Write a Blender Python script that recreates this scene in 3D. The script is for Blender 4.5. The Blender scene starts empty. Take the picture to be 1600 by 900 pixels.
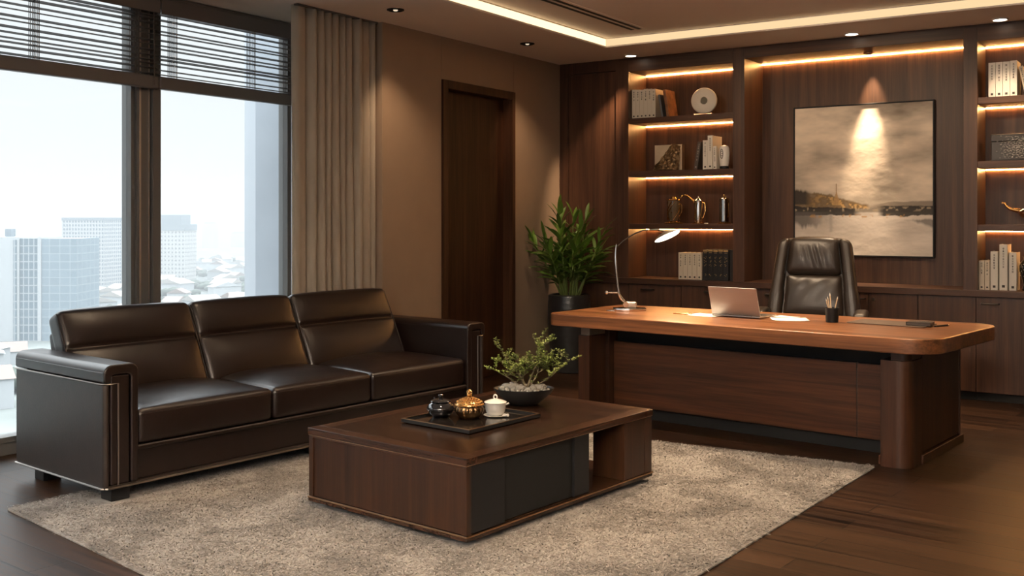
import bpy, bmesh, math, random
import numpy as np
from mathutils import Vector, Matrix, noise as mnoise
random.seed(7)
S = bpy.context.scene
COL = S.collection
R = math.radians
PI = math.pi

# ------------------------------------------------------------------ camera, world, exposure
YAW = R(33.557)
cd = bpy.data.cameras.new('camera')
cd.sensor_width = 36.0
cd.lens = 36.0 * 1612.0 / 1600.0
cd.shift_y = -107.4 / 1600.0
cd.clip_end = 8000
cam = bpy.data.objects.new('camera', cd)
cam.location = (0, 0, 1.4)
cam.rotation_euler = (R(90), 0, YAW)
COL.objects.link(cam)
S.camera = cam

S.view_settings.view_transform = 'Standard'
S.view_settings.look = 'None'
S.view_settings.gamma = 1.0
S.view_settings.use_curve_mapping = False
S.view_settings.exposure = 0.8
S.cycles.use_denoising = True
S.cycles.denoising_prefilter = 'ACCURATE'
S.cycles.denoising_input_passes = 'RGB_ALBEDO_NORMAL'
S.cycles.max_bounces = 8
S.cycles.diffuse_bounces = 5
S.cycles.glossy_bounces = 4
S.cycles.transmission_bounces = 6
S.cycles.transparent_max_bounces = 12
S.cycles.volume_bounces = 0
S.cycles.sample_clamp_indirect = 6.0
S.cycles.caustics_reflective = False
S.cycles.caustics_refractive = False

SKY_HORIZON, SKY_ZENITH = 0.60, 6.5
world = bpy.data.worlds.new('overcast_sky')
S.world = world
world.use_nodes = True
nt = world.node_tree
nt.nodes.clear()
tc = nt.nodes.new('ShaderNodeTexCoord')
sep = nt.nodes.new('ShaderNodeSeparateXYZ')
mr = nt.nodes.new('ShaderNodeMapRange')
mr.inputs[1].default_value = 0.22
mr.inputs[2].default_value = 1.0
mr.inputs[3].default_value = SKY_HORIZON
mr.inputs[4].default_value = SKY_ZENITH
bg = nt.nodes.new('ShaderNodeBackground')
bg.inputs[0].default_value = (0.965, 0.985, 1.0, 1)
wo = nt.nodes.new('ShaderNodeOutputWorld')
nt.links.new(tc.outputs['Generated'], sep.inputs[0])
nt.links.new(sep.outputs['Z'], mr.inputs[0])
nt.links.new(mr.outputs[0], bg.inputs[1])
nt.links.new(bg.outputs[0], wo.inputs[0])

WARM = (1.0, 0.73, 0.48)
AMBER = (1.0, 0.66, 0.40)
WARMER = (1.0, 0.47, 0.15)
P_WALL, P_SHELF, P_ROOM, P_PIC, P_LAMP = 32.0, 60.0, 104.0, 190.0, 26.0
P_FRONT = 45.0
P_UP = 3500.0
UPLIGHT = (1.0, 0.86, 0.71)
HAZE = 0.0009
LED_SHELF, LED_COVE = 130.0, 1.15

# ------------------------------------------------------------------ frames of reference
TH = R(5.94)                       # the seating group and desk stand turned by this angle to the walls
def W(v, u, z=0.0):
    """a point given along the furniture's own two directions, in room coordinates"""
    return (v * math.cos(TH) + u * math.sin(TH), -v * math.sin(TH) + u * math.cos(TH), z)

# ------------------------------------------------------------------ materials
MATS = {}
def nodes_of(name):
    m = bpy.data.materials.new(name)
    m.use_nodes = True
    t = m.node_tree
    b = t.nodes['Principled BSDF']
    return m, t, b

def plain(name, col, rough=0.5, metal=0.0, spec=0.5, bump=0.0, bscale=200.0, vary=0.0, vscale=6.0, coat=0.0, sheen=0.0, trans=0.0):
    if name in MATS: return MATS[name]
    m, t, b = nodes_of(name)
    b.inputs['Base Color'].default_value = (*col, 1)
    b.inputs['Roughness'].default_value = rough
    b.inputs['Metallic'].default_value = metal
    b.inputs['Specular IOR Level'].default_value = spec
    b.inputs['Coat Weight'].default_value = coat
    b.inputs['Sheen Weight'].default_value = sheen
    b.inputs['Transmission Weight'].default_value = trans
    c = t.nodes.new('ShaderNodeTexCoord')
    if vary:
        n = t.nodes.new('ShaderNodeTexNoise'); n.inputs['Scale'].default_value = vscale; n.inputs['Detail'].default_value = 5
        r = t.nodes.new('ShaderNodeValToRGB')
        r.color_ramp.elements[0].position = 0.3; r.color_ramp.elements[1].position = 0.7
        r.color_ramp.elements[0].color = (*[x * (1 - vary) for x in col], 1)
        r.color_ramp.elements[1].color = (*[min(1, x * (1 + vary)) for x in col], 1)
        t.links.new(c.outputs['Object'], n.inputs['Vector']); t.links.new(n.outputs['Fac'], r.inputs[0]); t.links.new(r.outputs[0], b.inputs['Base Color'])
    if bump:
        n = t.nodes.new('ShaderNodeTexNoise'); n.inputs['Scale'].default_value = bscale; n.inputs['Detail'].default_value = 4
        u = t.nodes.new('ShaderNodeBump'); u.inputs['Strength'].default_value = bump; u.inputs['Distance'].default_value = 0.003
        t.links.new(c.outputs['Object'], n.inputs['Vector']); t.links.new(n.outputs['Fac'], u.inputs['Height']); t.links.new(u.outputs[0], b.inputs['Normal'])
    MATS[name] = m
    return m

def wood(name, dark, light, axis='z', rough=0.42, fine=1.0, spec=0.4, coat=0.0):
    """veneer with long grain along one axis"""
    if name in MATS: return MATS[name]
    m, t, b = nodes_of(name)
    c = t.nodes.new('ShaderNodeTexCoord')
    mp = t.nodes.new('ShaderNodeMapping')
    sc = {'x': (0.5, 14, 14), 'y': (14, 0.5, 14), 'z': (14, 14, 0.5)}[axis]
    mp.inputs['Scale'].default_value = [s * fine for s in sc]
    t.links.new(c.outputs['Object'], mp.inputs[0])
    n1 = t.nodes.new('ShaderNodeTexNoise'); n1.inputs['Scale'].default_value = 1.0; n1.inputs['Detail'].default_value = 7; n1.inputs['Roughness'].default_value = 0.62; n1.inputs['Distortion'].default_value = 0.6
    t.links.new(mp.outputs[0], n1.inputs['Vector'])
    mp2 = t.nodes.new('ShaderNodeMapping')
    mp2.inputs['Scale'].default_value = [s * 7 for s in sc]
    t.links.new(c.outputs['Object'], mp2.inputs[0])
    n2 = t.nodes.new('ShaderNodeTexNoise'); n2.inputs['Scale'].default_value = 1.0; n2.inputs['Detail'].default_value = 3
    t.links.new(mp2.outputs[0], n2.inputs['Vector'])
    mx = t.nodes.new('ShaderNodeMath'); mx.operation = 'MULTIPLY_ADD'; mx.inputs[1].default_value = 0.35
    t.links.new(n2.outputs['Fac'], mx.inputs[0]); t.links.new(n1.outputs['Fac'], mx.inputs[2])
    r = t.nodes.new('ShaderNodeValToRGB')
    e = r.color_ramp.elements
    e[0].position = 0.46; e[0].color = (*dark, 1)
    e[1].position = 0.88; e[1].color = (*light, 1)
    k = e.new(0.66); k.color = (*[(a * 0.55 + q * 0.45) for a, q in zip(dark, light)], 1)
    t.links.new(mx.outputs[0], r.inputs[0]); t.links.new(r.outputs[0], b.inputs['Base Color'])
    b.inputs['Roughness'].default_value = rough
    b.inputs['Specular IOR Level'].default_value = spec
    b.inputs['Coat Weight'].default_value = coat
    b.inputs['Coat Roughness'].default_value = 0.15
    u = t.nodes.new('ShaderNodeBump'); u.inputs['Strength'].default_value = 0.12; u.inputs['Distance'].default_value = 0.002
    t.links.new(mx.outputs[0], u.inputs['Height']); t.links.new(u.outputs[0], b.inputs['Normal'])
    MATS[name] = m
    return m

def leather(name, col, rough=0.38):
    if name in MATS: return MATS[name]
    m, t, b = nodes_of(name)
    c = t.nodes.new('ShaderNodeTexCoord')
    v = t.nodes.new('ShaderNodeTexVoronoi'); v.inputs['Scale'].default_value = 260
    n = t.nodes.new('ShaderNodeTexNoise'); n.inputs['Scale'].default_value = 9; n.inputs['Detail'].default_value = 5
    r = t.nodes.new('ShaderNodeValToRGB')
    r.color_ramp.elements[0].color = (*[x * 0.8 for x in col], 1); r.color_ramp.elements[1].color = (*[x * 1.25 for x in col], 1)
    a = t.nodes.new('ShaderNodeMath'); a.operation = 'MULTIPLY_ADD'; a.inputs[1].default_value = 0.25
    u = t.nodes.new('ShaderNodeBump'); u.inputs['Strength'].default_value = 0.25; u.inputs['Distance'].default_value = 0.004
    mr = t.nodes.new('ShaderNodeMapRange'); mr.inputs[3].default_value = rough - 0.06; mr.inputs[4].default_value = rough + 0.1
    for x in (v, n): t.links.new(c.outputs['Object'], x.inputs['Vector'])
    t.links.new(n.outputs['Fac'], r.inputs[0]); t.links.new(r.outputs[0], b.inputs['Base Color'])
    t.links.new(v.outputs['Distance'], a.inputs[0]); t.links.new(n.outputs['Fac'], a.inputs[2])
    t.links.new(a.outputs[0], u.inputs['Height']); t.links.new(u.outputs[0], b.inputs['Normal'])
    t.links.new(n.outputs['Fac'], mr.inputs[0]); t.links.new(mr.outputs[0], b.inputs['Roughness'])
    MATS[name] = m
    return m

def glow(name, col, strength):
    if name in MATS: return MATS[name]
    m = bpy.data.materials.new(name); m.use_nodes = True
    t = m.node_tree; t.nodes.clear()
    e = t.nodes.new('ShaderNodeEmission'); e.inputs[0].default_value = (*col, 1); e.inputs[1].default_value = strength
    o = t.nodes.new('ShaderNodeOutputMaterial'); t.links.new(e.outputs[0], o.inputs[0])
    MATS[name] = m
    return m

def floor_material():
    m, t, b = nodes_of('floor_planks')
    c = t.nodes.new('ShaderNodeTexCoord')
    mp = t.nodes.new('ShaderNodeMapping'); mp.inputs['Rotation'].default_value = (0, 0, R(4.5))
    t.links.new(c.outputs['Object'], mp.inputs[0])
    br = t.nodes.new('ShaderNodeTexBrick')
    br.inputs['Scale'].default_value = 1.0; br.inputs['Brick Width'].default_value = 1.7; br.inputs['Row Height'].default_value = 0.17
    br.inputs['Mortar Size'].default_value = 0.004; br.inputs['Mortar Smooth'].default_value = 0.3; br.inputs['Bias'].default_value = 0
    br.offset = 0.37; br.offset_frequency = 2
    br.inputs['Color1'].default_value = (0.2, 0.2, 0.2, 1); br.inputs['Color2'].default_value = (0.8, 0.8, 0.8, 1); br.inputs['Mortar'].default_value = (0, 0, 0, 1)
    t.links.new(mp.outputs[0], br.inputs['Vector'])
    mp2 = t.nodes.new('ShaderNodeMapping'); mp2.inputs['Scale'].default_value = (0.7, 38, 1)
    t.links.new(mp.outputs[0], mp2.inputs[0])
    n = t.nodes.new('ShaderNodeTexNoise'); n.inputs['Scale'].default_value = 1.3; n.inputs['Detail'].default_value = 8; n.inputs['Roughness'].default_value = 0.6; n.inputs['Distortion'].default_value = 0.15
    t.links.new(mp2.outputs[0], n.inputs['Vector'])
    a = t.nodes.new('ShaderNodeMath'); a.operation = 'MULTIPLY_ADD'; a.inputs[1].default_value = 0.30
    t.links.new(br.outputs['Color'], a.inputs[0]); t.links.new(n.outputs['Fac'], a.inputs[2])
    r = t.nodes.new('ShaderNodeValToRGB')
    e = r.color_ramp.elements
    e[0].position = 0.46; e[0].color = (0.0045, 0.0023, 0.0015, 1)
    e[1].position = 0.80; e[1].color = (0.052, 0.0255, 0.0135, 1)
    t.links.new(a.outputs[0], r.inputs[0])
    mx = t.nodes.new('ShaderNodeMixRGB'); mx.inputs[2].default_value = (0.012, 0.007, 0.005, 1)
    t.links.new(br.outputs['Fac'], mx.inputs[0]); t.links.new(r.outputs[0], mx.inputs[1]); t.links.new(mx.outputs[0], b.inputs['Base Color'])
    mr = t.nodes.new('ShaderNodeMapRange'); mr.inputs[3].default_value = 0.27; mr.inputs[4].default_value = 0.50; b.inputs['Specular IOR Level'].default_value = 0.13
    t.links.new(n.outputs['Fac'], mr.inputs[0]); t.links.new(mr.outputs[0], b.inputs['Roughness'])
    s = t.nodes.new('ShaderNodeMath'); s.operation = 'SUBTRACT'; s.inputs[0].default_value = 1.0
    t.links.new(br.outputs['Fac'], s.inputs[1])
    s2 = t.nodes.new('ShaderNodeMath'); s2.operation = 'MULTIPLY_ADD'; s2.inputs[1].default_value = 0.12
    t.links.new(n.outputs['Fac'], s2.inputs[0]); t.links.new(s.outputs[0], s2.inputs[2])
    u = t.nodes.new('ShaderNodeBump'); u.inputs['Strength'].default_value = 0.35; u.inputs['Distance'].default_value = 0.003
    t.links.new(s2.outputs[0], u.inputs['Height']); t.links.new(u.outputs[0], b.inputs['Normal'])
    return m

def rug_material(name, pile):
    m, t, b = nodes_of(name)
    c = t.nodes.new('ShaderNodeTexCoord')
    n1 = t.nodes.new('ShaderNodeTexNoise'); n1.inputs['Scale'].default_value = 2.6; n1.inputs['Detail'].default_value = 6; n1.inputs['Roughness'].default_value = 0.6; n1.inputs['Distortion'].default_value = 0.8
    n2 = t.nodes.new('ShaderNodeTexNoise'); n2.inputs['Scale'].default_value = 38; n2.inputs['Detail'].default_value = 3
    for n in (n1, n2): t.links.new(c.outputs['Object'], n.inputs['Vector'])
    a = t.nodes.new('ShaderNodeMath'); a.operation = 'MULTIPLY_ADD'; a.inputs[1].default_value = 0.30
    t.links.new(n2.outputs['Fac'], a.inputs[0]); t.links.new(n1.outputs['Fac'], a.inputs[2])
    r = t.nodes.new('ShaderNodeValToRGB')
    e = r.color_ramp.elements
    e[0].position = 0.46; e[0].color = (0.105, 0.090, 0.076, 1)
    e[1].position = 0.80; e[1].color = (0.375, 0.345, 0.312, 1)
    k = e.new(0.64); k.color = (0.205, 0.181, 0.157, 1)
    last = a
    if pile:      # every strand a little lighter or darker than its neighbour
        gi = t.nodes.new('ShaderNodeNewGeometry')
        a2 = t.nodes.new('ShaderNodeMath'); a2.operation = 'MULTIPLY_ADD'; a2.inputs[1].default_value = 0.30
        t.links.new(gi.outputs['Random Per Island'], a2.inputs[0]); t.links.new(a.outputs[0], a2.inputs[2])
        a3 = t.nodes.new('ShaderNodeMath'); a3.operation = 'SUBTRACT'; a3.inputs[1].default_value = 0.15
        t.links.new(a2.outputs[0], a3.inputs[0]); last = a3
    t.links.new(last.outputs[0], r.inputs[0]); t.links.new(r.outputs[0], b.inputs['Base Color'])
    b.inputs['Roughness'].default_value = 0.95; b.inputs['Specular IOR Level'].default_value = 0.08
    b.inputs['Sheen Weight'].default_value = 0.25
    if not pile:
        u = t.nodes.new('ShaderNodeBump'); u.inputs['Strength'].default_value = 0.7; u.inputs['Distance'].default_value = 0.01
        t.links.new(n2.outputs['Fac'], u.inputs['Height']); t.links.new(u.outputs[0], b.inputs['Normal'])
    return m

def pane_material():
    """thin clear glass: lets the view through, mirrors a little"""
    m = bpy.data.materials.new('clear_glass'); m.use_nodes = True
    t = m.node_tree; t.nodes.clear()
    tr = t.nodes.new('ShaderNodeBsdfTransparent'); tr.inputs[0].default_value = (0.96, 0.985, 0.99, 1)
    gl = t.nodes.new('ShaderNodeBsdfGlossy'); gl.inputs['Roughness'].default_value = 0.02
    fr = t.nodes.new('ShaderNodeFresnel'); fr.inputs[0].default_value = 1.2
    mx = t.nodes.new('ShaderNodeMixShader'); o = t.nodes.new('ShaderNodeOutputMaterial')
    t.links.new(fr.outputs[0], mx.inputs[0]); t.links.new(tr.outputs[0], mx.inputs[1]); t.links.new(gl.outputs[0], mx.inputs[2]); t.links.new(mx.outputs[0], o.inputs[0])
    return m

def facade(name, wallc, glassc, w, h, mortar, rough=0.6):
    """regular rows of windows in a wall"""
    m, t, b = nodes_of(name)
    c = t.nodes.new('ShaderNodeTexCoord')
    sp = t.nodes.new('ShaderNodeSeparateXYZ'); ad = t.nodes.new('ShaderNodeMath'); ad.operation = 'ADD'
    cb = t.nodes.new('ShaderNodeCombineXYZ')
    t.links.new(c.outputs['Object'], sp.inputs[0]); t.links.new(sp.outputs[0], ad.inputs[0]); t.links.new(sp.outputs[1], ad.inputs[1])
    t.links.new(ad.outputs[0], cb.inputs[0]); t.links.new(sp.outputs[2], cb.inputs[1])
    br = t.nodes.new('ShaderNodeTexBrick'); br.offset = 0
    br.inputs['Scale'].default_value = 1; br.inputs['Brick Width'].default_value = w; br.inputs['Row Height'].default_value = h; br.inputs['Mortar Size'].default_value = mortar
    br.inputs['Color1'].default_value = (*glassc, 1); br.inputs['Color2'].default_value = (*[x * 0.9 for x in glassc], 1); br.inputs['Mortar'].default_value = (*wallc, 1)
    t.links.new(cb.outputs[0], br.inputs['Vector']); t.links.new(br.outputs['Color'], b.inputs['Base Color'])
    b.inputs['Roughness'].default_value = rough
    return m

# walnut of the wall units, desk, table
M_SHELFV = wood('dark_walnut_upright', (0.030, 0.0135, 0.0078), (0.092, 0.042, 0.0225), 'z', 0.42)
M_SHELFH = wood('dark_walnut_level', (0.030, 0.0135, 0.0078), (0.092, 0.042, 0.0225), 'x', 0.42)
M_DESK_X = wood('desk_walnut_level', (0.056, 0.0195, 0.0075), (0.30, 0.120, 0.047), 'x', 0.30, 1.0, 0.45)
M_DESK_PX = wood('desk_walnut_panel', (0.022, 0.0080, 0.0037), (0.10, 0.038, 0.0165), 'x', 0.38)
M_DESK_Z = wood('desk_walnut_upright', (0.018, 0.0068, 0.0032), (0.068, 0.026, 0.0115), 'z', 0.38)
M_TAB_TOP = wood('table_walnut_field', (0.006, 0.0036, 0.0028), (0.032, 0.0145, 0.008), 'x', 0.22, 1.0, 0.45)
M_TAB_BAND = wood('table_walnut_band', (0.014, 0.006, 0.0034), (0.056, 0.024, 0.012), 'y', 0.25, 1.0, 0.45)
M_TAB_BANDX = wood('table_walnut_band_cross', (0.014, 0.006, 0.0034), (0.056, 0.024, 0.012), 'x', 0.25, 1.0, 0.45)
M_TAB_Z = wood('table_walnut_upright', (0.011, 0.0046, 0.0024), (0.044, 0.0180, 0.0082), 'z', 0.36)
M_DOOR = wood('door_walnut', (0.017, 0.0070, 0.0036), (0.062, 0.0255, 0.012), 'z', 0.55, 0.9, 0.2)
M_LEATHER = leather('brown_black_leather', (0.0095, 0.0048, 0.0037), 0.31)
M_CHAIRL = leather('chair_leather', (0.022, 0.016, 0.012), 0.34)
M_SOFASIDE = plain('sofa_side_hide', (0.016, 0.0105, 0.0083), 0.45, bump=0.2, bscale=120, vary=0.2, vscale=14)
M_BLACK = plain('satin_black', (0.009, 0.009, 0.010), 0.45, spec=0.3, bump=0.05)
M_MATTBLACK = plain('matt_black', (0.009, 0.009, 0.009), 0.6, spec=0.3)
M_TRIM = plain('dark_steel_trim', (0.36, 0.33, 0.30), 0.28, 1.0)
M_CHROME = plain('polished_steel', (0.75, 0.72, 0.68), 0.12, 1.0)
M_BRUSHED = plain('brushed_steel', (0.55, 0.50, 0.46), 0.30, 1.0, bump=0.05)
M_HANDLE = plain('dark_bronze_handle', (0.045, 0.036, 0.030), 0.35, 0.7, bump=0.05)
M_BRASS = plain('aged_brass', (0.55, 0.32, 0.12), 0.22, 1.0, bump=0.3, bscale=90)
M_COPPER = plain('trim_bronze', (0.42, 0.27, 0.16), 0.28, 1.0)
M_WALL = plain('taupe_wall_fabric', (0.30, 0.222, 0.158), 0.85, spec=0.2, bump=0.25, bscale=420, vary=0.03)
M_CEIL = plain('cream_ceiling_paint', (0.84, 0.77, 0.70), 0.9, spec=0.2, bump=0.05)
M_PLASTER = plain('plain_wall_paint', (0.62, 0.55, 0.48), 0.9, spec=0.2, bump=0.05)
M_CURTAIN = plain('curtain_cloth', (0.40, 0.35, 0.28), 0.9, spec=0.1, bump=0.3, bscale=500, sheen=0.3, vary=0.08, vscale=3)
M_FRAME = plain('window_frame_metal', (0.13, 0.13, 0.128), 0.35, 0.3)
M_FRAMEB = plain('window_frame_bronze', (0.12, 0.115, 0.113), 0.4, 0.2)
M_JAMB = plain('pale_jamb', (0.62, 0.66, 0.70), 0.6)
M_SLAT = plain('blind_slat_wood', (0.125, 0.11, 0.102), 0.45, bump=0.1)
M_CORD = plain('blind_cord', (0.10, 0.075, 0.06), 0.8, bump=0.1)
M_GLASS = pane_material()
M_LEAF = plain('palm_leaf', (0.085, 0.17, 0.022), 0.42, vary=0.5, vscale=5, bump=0.1)
M_LEAF2 = plain('bonsai_leaf', (0.20, 0.26, 0.055), 0.5, vary=0.5, vscale=16, bump=0.1)
M_STEM = plain('green_stem', (0.14, 0.20, 0.05), 0.5, vary=0.3)
M_BARK = plain('bark', (0.12, 0.095, 0.055), 0.8, bump=0.5, bscale=120, vary=0.4, vscale=30)
M_POT = plain('charcoal_ceramic', (0.020, 0.020, 0.021), 0.30, bump=0.35, bscale=26, vary=0.3)
M_SOIL = plain('potting_soil', (0.03, 0.022, 0.015), 0.95, bump=1.0, bscale=60)
M_PAPER = plain('white_paper', (0.78, 0.74, 0.68), 0.8, bump=0.05)
M_INK = plain('printed_ink', (0.03, 0.028, 0.026), 0.7, bump=0.05)
M_GOLDINK = plain('gold_leaf', (0.62, 0.42, 0.18), 0.35, 0.8, bump=0.1)
M_CREAM = plain('cream_book_cloth', (0.60, 0.54, 0.44), 0.7, bump=0.15, bscale=400)
M_WHITEB = plain('white_book_cloth', (0.66, 0.63, 0.57), 0.65, bump=0.1, bscale=400)
M_BLACKB = plain('black_book_cloth', (0.012, 0.011, 0.011), 0.45, bump=0.1, bscale=300)
M_PAGES = plain('page_block', (0.55, 0.46, 0.34), 0.9, bump=0.3, bscale=300)
M_PORC = plain('white_porcelain', (0.74, 0.72, 0.68), 0.12, coat=0.5, bump=0.02)
M_GLAZE = plain('black_glaze', (0.008, 0.008, 0.009), 0.08, coat=0.6, bump=0.02)
M_CONC = plain('grey_concrete', (0.27, 0.30, 0.335), 0.85, bump=0.3, bscale=8, vary=0.06, vscale=2)
M_CONC2 = plain('pale_concrete', (0.36, 0.39, 0.425), 0.85, bump=0.2, bscale=8, vary=0.04, vscale=2)

# ------------------------------------------------------------------ mesh building
def round_pts(poly, rads, seg=6):
    """round the corners of a 2-D polygon"""
    out = []
    n = len(poly)
    for i, (p, r) in enumerate(zip(poly, rads)):
        if r <= 0: out.append(p); continue
        a = Vector(poly[i - 1]) - Vector(p); b = Vector(poly[(i + 1) % n]) - Vector(p)
        la, lb = a.length, b.length
        a.normalize(); b.normalize()
        ang = a.angle(b)
        d = min(r / math.tan(ang / 2), la * 0.49, lb * 0.49)
        rr = d * math.tan(ang / 2)
        c = Vector(p) + (a + b).normalized() * (rr / math.sin(ang / 2))
        s = Vector(p) + a * d - c; e = Vector(p) + b * d - c
        t0 = math.atan2(s.y, s.x); t1 = math.atan2(e.y, e.x)
        dt = (t1 - t0 + PI) % (2 * PI) - PI
        for k in range(seg + 1):
            t = t0 + dt * k / seg
            out.append((c.x + rr * math.cos(t), c.y + rr * math.sin(t)))
    return out

class MB:
    def __init__(s): s.bm = bmesh.new()
    def merge(s, b2, mat=None):
        if mat is not None: b2.transform(mat)
        me = bpy.data.meshes.new('tmp'); b2.to_mesh(me); b2.free()
        s.bm.from_mesh(me); bpy.data.meshes.remove(me)
        return s
    def box(s, x0, x1, y0, y1, z0, z1, bev=0.0, seg=2, mat=None):
        b = bmesh.new()
        bmesh.ops.create_cube(b, size=1)
        for v in b.verts:
            v.co = Vector(((x0 + x1) / 2 + v.co.x * (x1 - x0), (y0 + y1) / 2 + v.co.y * (y1 - y0), (z0 + z1) / 2 + v.co.z * (z1 - z0)))
        if bev > 0: bmesh.ops.bevel(b, geom=b.edges[:], offset=bev, segments=seg, affect='EDGES', profile=0.5)
        return s.merge(b, mat)
    def prism(s, poly, a0, a1, axis='z', bev=0.0, seg=2, mat=None):
        """extrude a polygon; axis z: (x,y), x: (y,z), y: (x,z)"""
        def P(p, a): return {'z': (p[0], p[1], a), 'x': (a, p[0], p[1]), 'y': (p[0], a, p[1])}[axis]
        b = bmesh.new()
        lo = [b.verts.new(P(p, a0)) for p in poly]; hi = [b.verts.new(P(p, a1)) for p in poly]
        n = len(poly)
        caps = [b.faces.new(lo[::-1]), b.faces.new(hi)]
        for i in range(n): b.faces.new((lo[i], lo[(i + 1) % n], hi[(i + 1) % n], hi[i]))
        bmesh.ops.recalc_face_normals(b, faces=b.faces[:])
        if bev > 0:
            es = [e for f in caps for e in f.edges]
            bmesh.ops.bevel(b, geom=es, offset=bev, segments=seg, affect='EDGES', profile=0.5)
        ng = [f for f in b.faces if len(f.verts) > 4]
        bmesh.ops.triangulate(b, faces=ng, ngon_method='EAR_CLIP')
        return s.merge(b, mat)
    def lathe(s, prof, c=(0, 0, 0), n=40, mat=None, fn=None):
        b = bmesh.new()
        rings = []
        for r, z in prof:
            if r < 1e-6: rings.append([b.verts.new((c[0], c[1], c[2] + z))])
            else: rings.append([b.verts.new((c[0] + r * math.cos(2 * PI * k / n), c[1] + r * math.sin(2 * PI * k / n), c[2] + z)) for k in range(n)])
        for A, B in zip(rings, rings[1:]):
            for k in range(n):
                j = (k + 1) % n
                if len(A) == 1 and len(B) == 1: continue
                if len(A) == 1: b.faces.new((A[0], B[k], B[j]))
                elif len(B) == 1: b.faces.new((A[k], A[j], B[0]))
                else: b.faces.new((A[k], A[j], B[j], B[k]))
        if fn:
            for v in b.verts: v.co = Vector(fn(v.co))
        bmesh.ops.recalc_face_normals(b, faces=b.faces[:])
        return s.merge(b, mat)
    def tube(s, pts, r, n=10, closed=False, mat=None):
        b = bmesh.new()
        pts = [Vector(p) for p in pts]; m = len(pts)
        rad = r if isinstance(r, (list, tuple)) else [r] * m
        up = None; rings = []
        for i, p in enumerate(pts):
            q0 = pts[i - 1] if (i > 0 or closed) else p
            q1 = pts[(i + 1) % m] if (i < m - 1 or closed) else p
            t = (q1 - q0)
            t = t.normalized() if t.length > 1e-9 else Vector((0, 0, 1))
            if up is None:
                up = Vector((0, 0, 1)) if abs(t.z) < 0.9 else Vector((1, 0, 0))
            up = (up - t * up.dot(t))
            up = up.normalized() if up.length > 1e-6 else t.orthogonal().normalized()
            w = t.cross(up)
            rings.append([b.verts.new(p + (up * math.cos(2 * PI * k / n) + w * math.sin(2 * PI * k / n)) * rad[i]) for k in range(n)])
        pairs = list(zip(rings, rings[1:])) + ([(rings[-1], rings[0])] if closed else [])
        for A, B in pairs:
            for k in range(n): b.faces.new((A[k], A[(k + 1) % n], B[(k + 1) % n], B[k]))
        if not closed:
            b.faces.new(rings[0][::-1]); b.faces.new(rings[-1])
        bmesh.ops.recalc_face_normals(b, faces=b.faces[:])
        return s.merge(b, mat)
    def ball(s, c, r, sub=2, scale=(1, 1, 1), mat=None, jit=0.0):
        b = bmesh.new()
        bmesh.ops.create_icosphere(b, subdivisions=sub, radius=1)
        for v in b.verts:
            k = 1 + (random.uniform(-jit, jit) if jit else 0)
            v.co = Vector((c[0] + v.co.x * r * scale[0] * k, c[1] + v.co.y * r * scale[1] * k, c[2] + v.co.z * r * scale[2] * k))
        return s.merge(b, mat)
    def pad(s, x0, x1, y0, y1, z0, z1, r, n=10, fn=None, mat=None):
        """a rounded, finely divided block; fn bends or crowns it (gets the point and its -1..1 place)"""
        H = Vector(((x1 - x0) / 2, (y1 - y0) / 2, (z1 - z0) / 2)); C = Vector(((x0 + x1) / 2, (y0 + y1) / 2, (z0 + z1) / 2))
        def samples(h, n):
            rr = min(r, h * 0.98)
            e = [-h + rr * q for q in (0, 0.12, 0.32, 0.62, 1.0)]
            mid = [(-h + rr) + (2 * h - 2 * rr) * k / n for k in range(1, n)]
            return e + mid + [-q for q in e[::-1]]
        nn = n if isinstance(n, tuple) else (n, n, n)
        G = [samples(h, k) for h, k in zip(H, nn)]
        b = bmesh.new(); cache = {}
        def V(p):
            key = tuple(round(q, 6) for q in p)
            if key in cache: return cache[key]
            rr = [min(r, h * 0.98) for h in H]
            inner = Vector([max(-h + q, min(h - q, c)) for c, h, q in zip(p, H, rr)])
            d = Vector(p) - inner
            sc = Vector([a / q for a, q in zip(d, rr)])
            if sc.length > 1e-9:
                sc.normalize(); d = Vector([a * q for a, q in zip(sc, rr)])
            w = inner + d
            uvw = Vector([a / h for a, h in zip(w, H)])
            q = C + w
            if fn: q = Vector(fn(q, uvw))
            cache[key] = b.verts.new(q)
            return cache[key]
        for ax in range(3):
            a1, a2 = [(1, 2), (2, 0), (0, 1)][ax]
            for sgn in (-1, 1):
                for i in range(len(G[a1]) - 1):
                    for j in range(len(G[a2]) - 1):
                        q = []
                        for di, dj in ((0, 0), (1, 0), (1, 1), (0, 1)):
                            p = [0, 0, 0]; p[ax] = sgn * H[ax]; p[a1] = G[a1][i + di]; p[a2] = G[a2][j + dj]
                            q.append(V(p))
                        if len(set(q)) < 3: continue
                        try: b.faces.new(q if sgn > 0 else q[::-1])
                        except ValueError: pass
        return s.merge(b, mat)
    def raw(s, verts, faces, mat=None):
        b = bmesh.new()
        vs = [b.verts.new(v) for v in verts]
        for f in faces: b.faces.new([vs[i] for i in f])
        return s.merge(b, mat)
    def build(s, name, mat, parent=None, sharp=38, loc=None, rz=0):
        bm = s.bm
        bm.normal_update()
        lim = R(sharp)
        for f in bm.faces: f.smooth = True
        for e in bm.edges:
            if len(e.link_faces) == 2 and e.calc_face_angle(0) > lim: e.smooth = False
        me = bpy.data.meshes.new(name); bm.to_mesh(me); bm.free()
        o = bpy.data.objects.new(name, me)
        me.materials.append(mat)
        COL.objects.link(o)
        if sharp < 100 and len(me.polygons) < 20000:
            wn = o.modifiers.new('even_normals', 'WEIGHTED_NORMAL'); wn.keep_sharp = True; wn.weight = 60
        if parent is not None: o.parent = parent
        if loc is not None: o.location = loc
        if rz: o.rotation_euler = (0, 0, rz)
        return o

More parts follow.
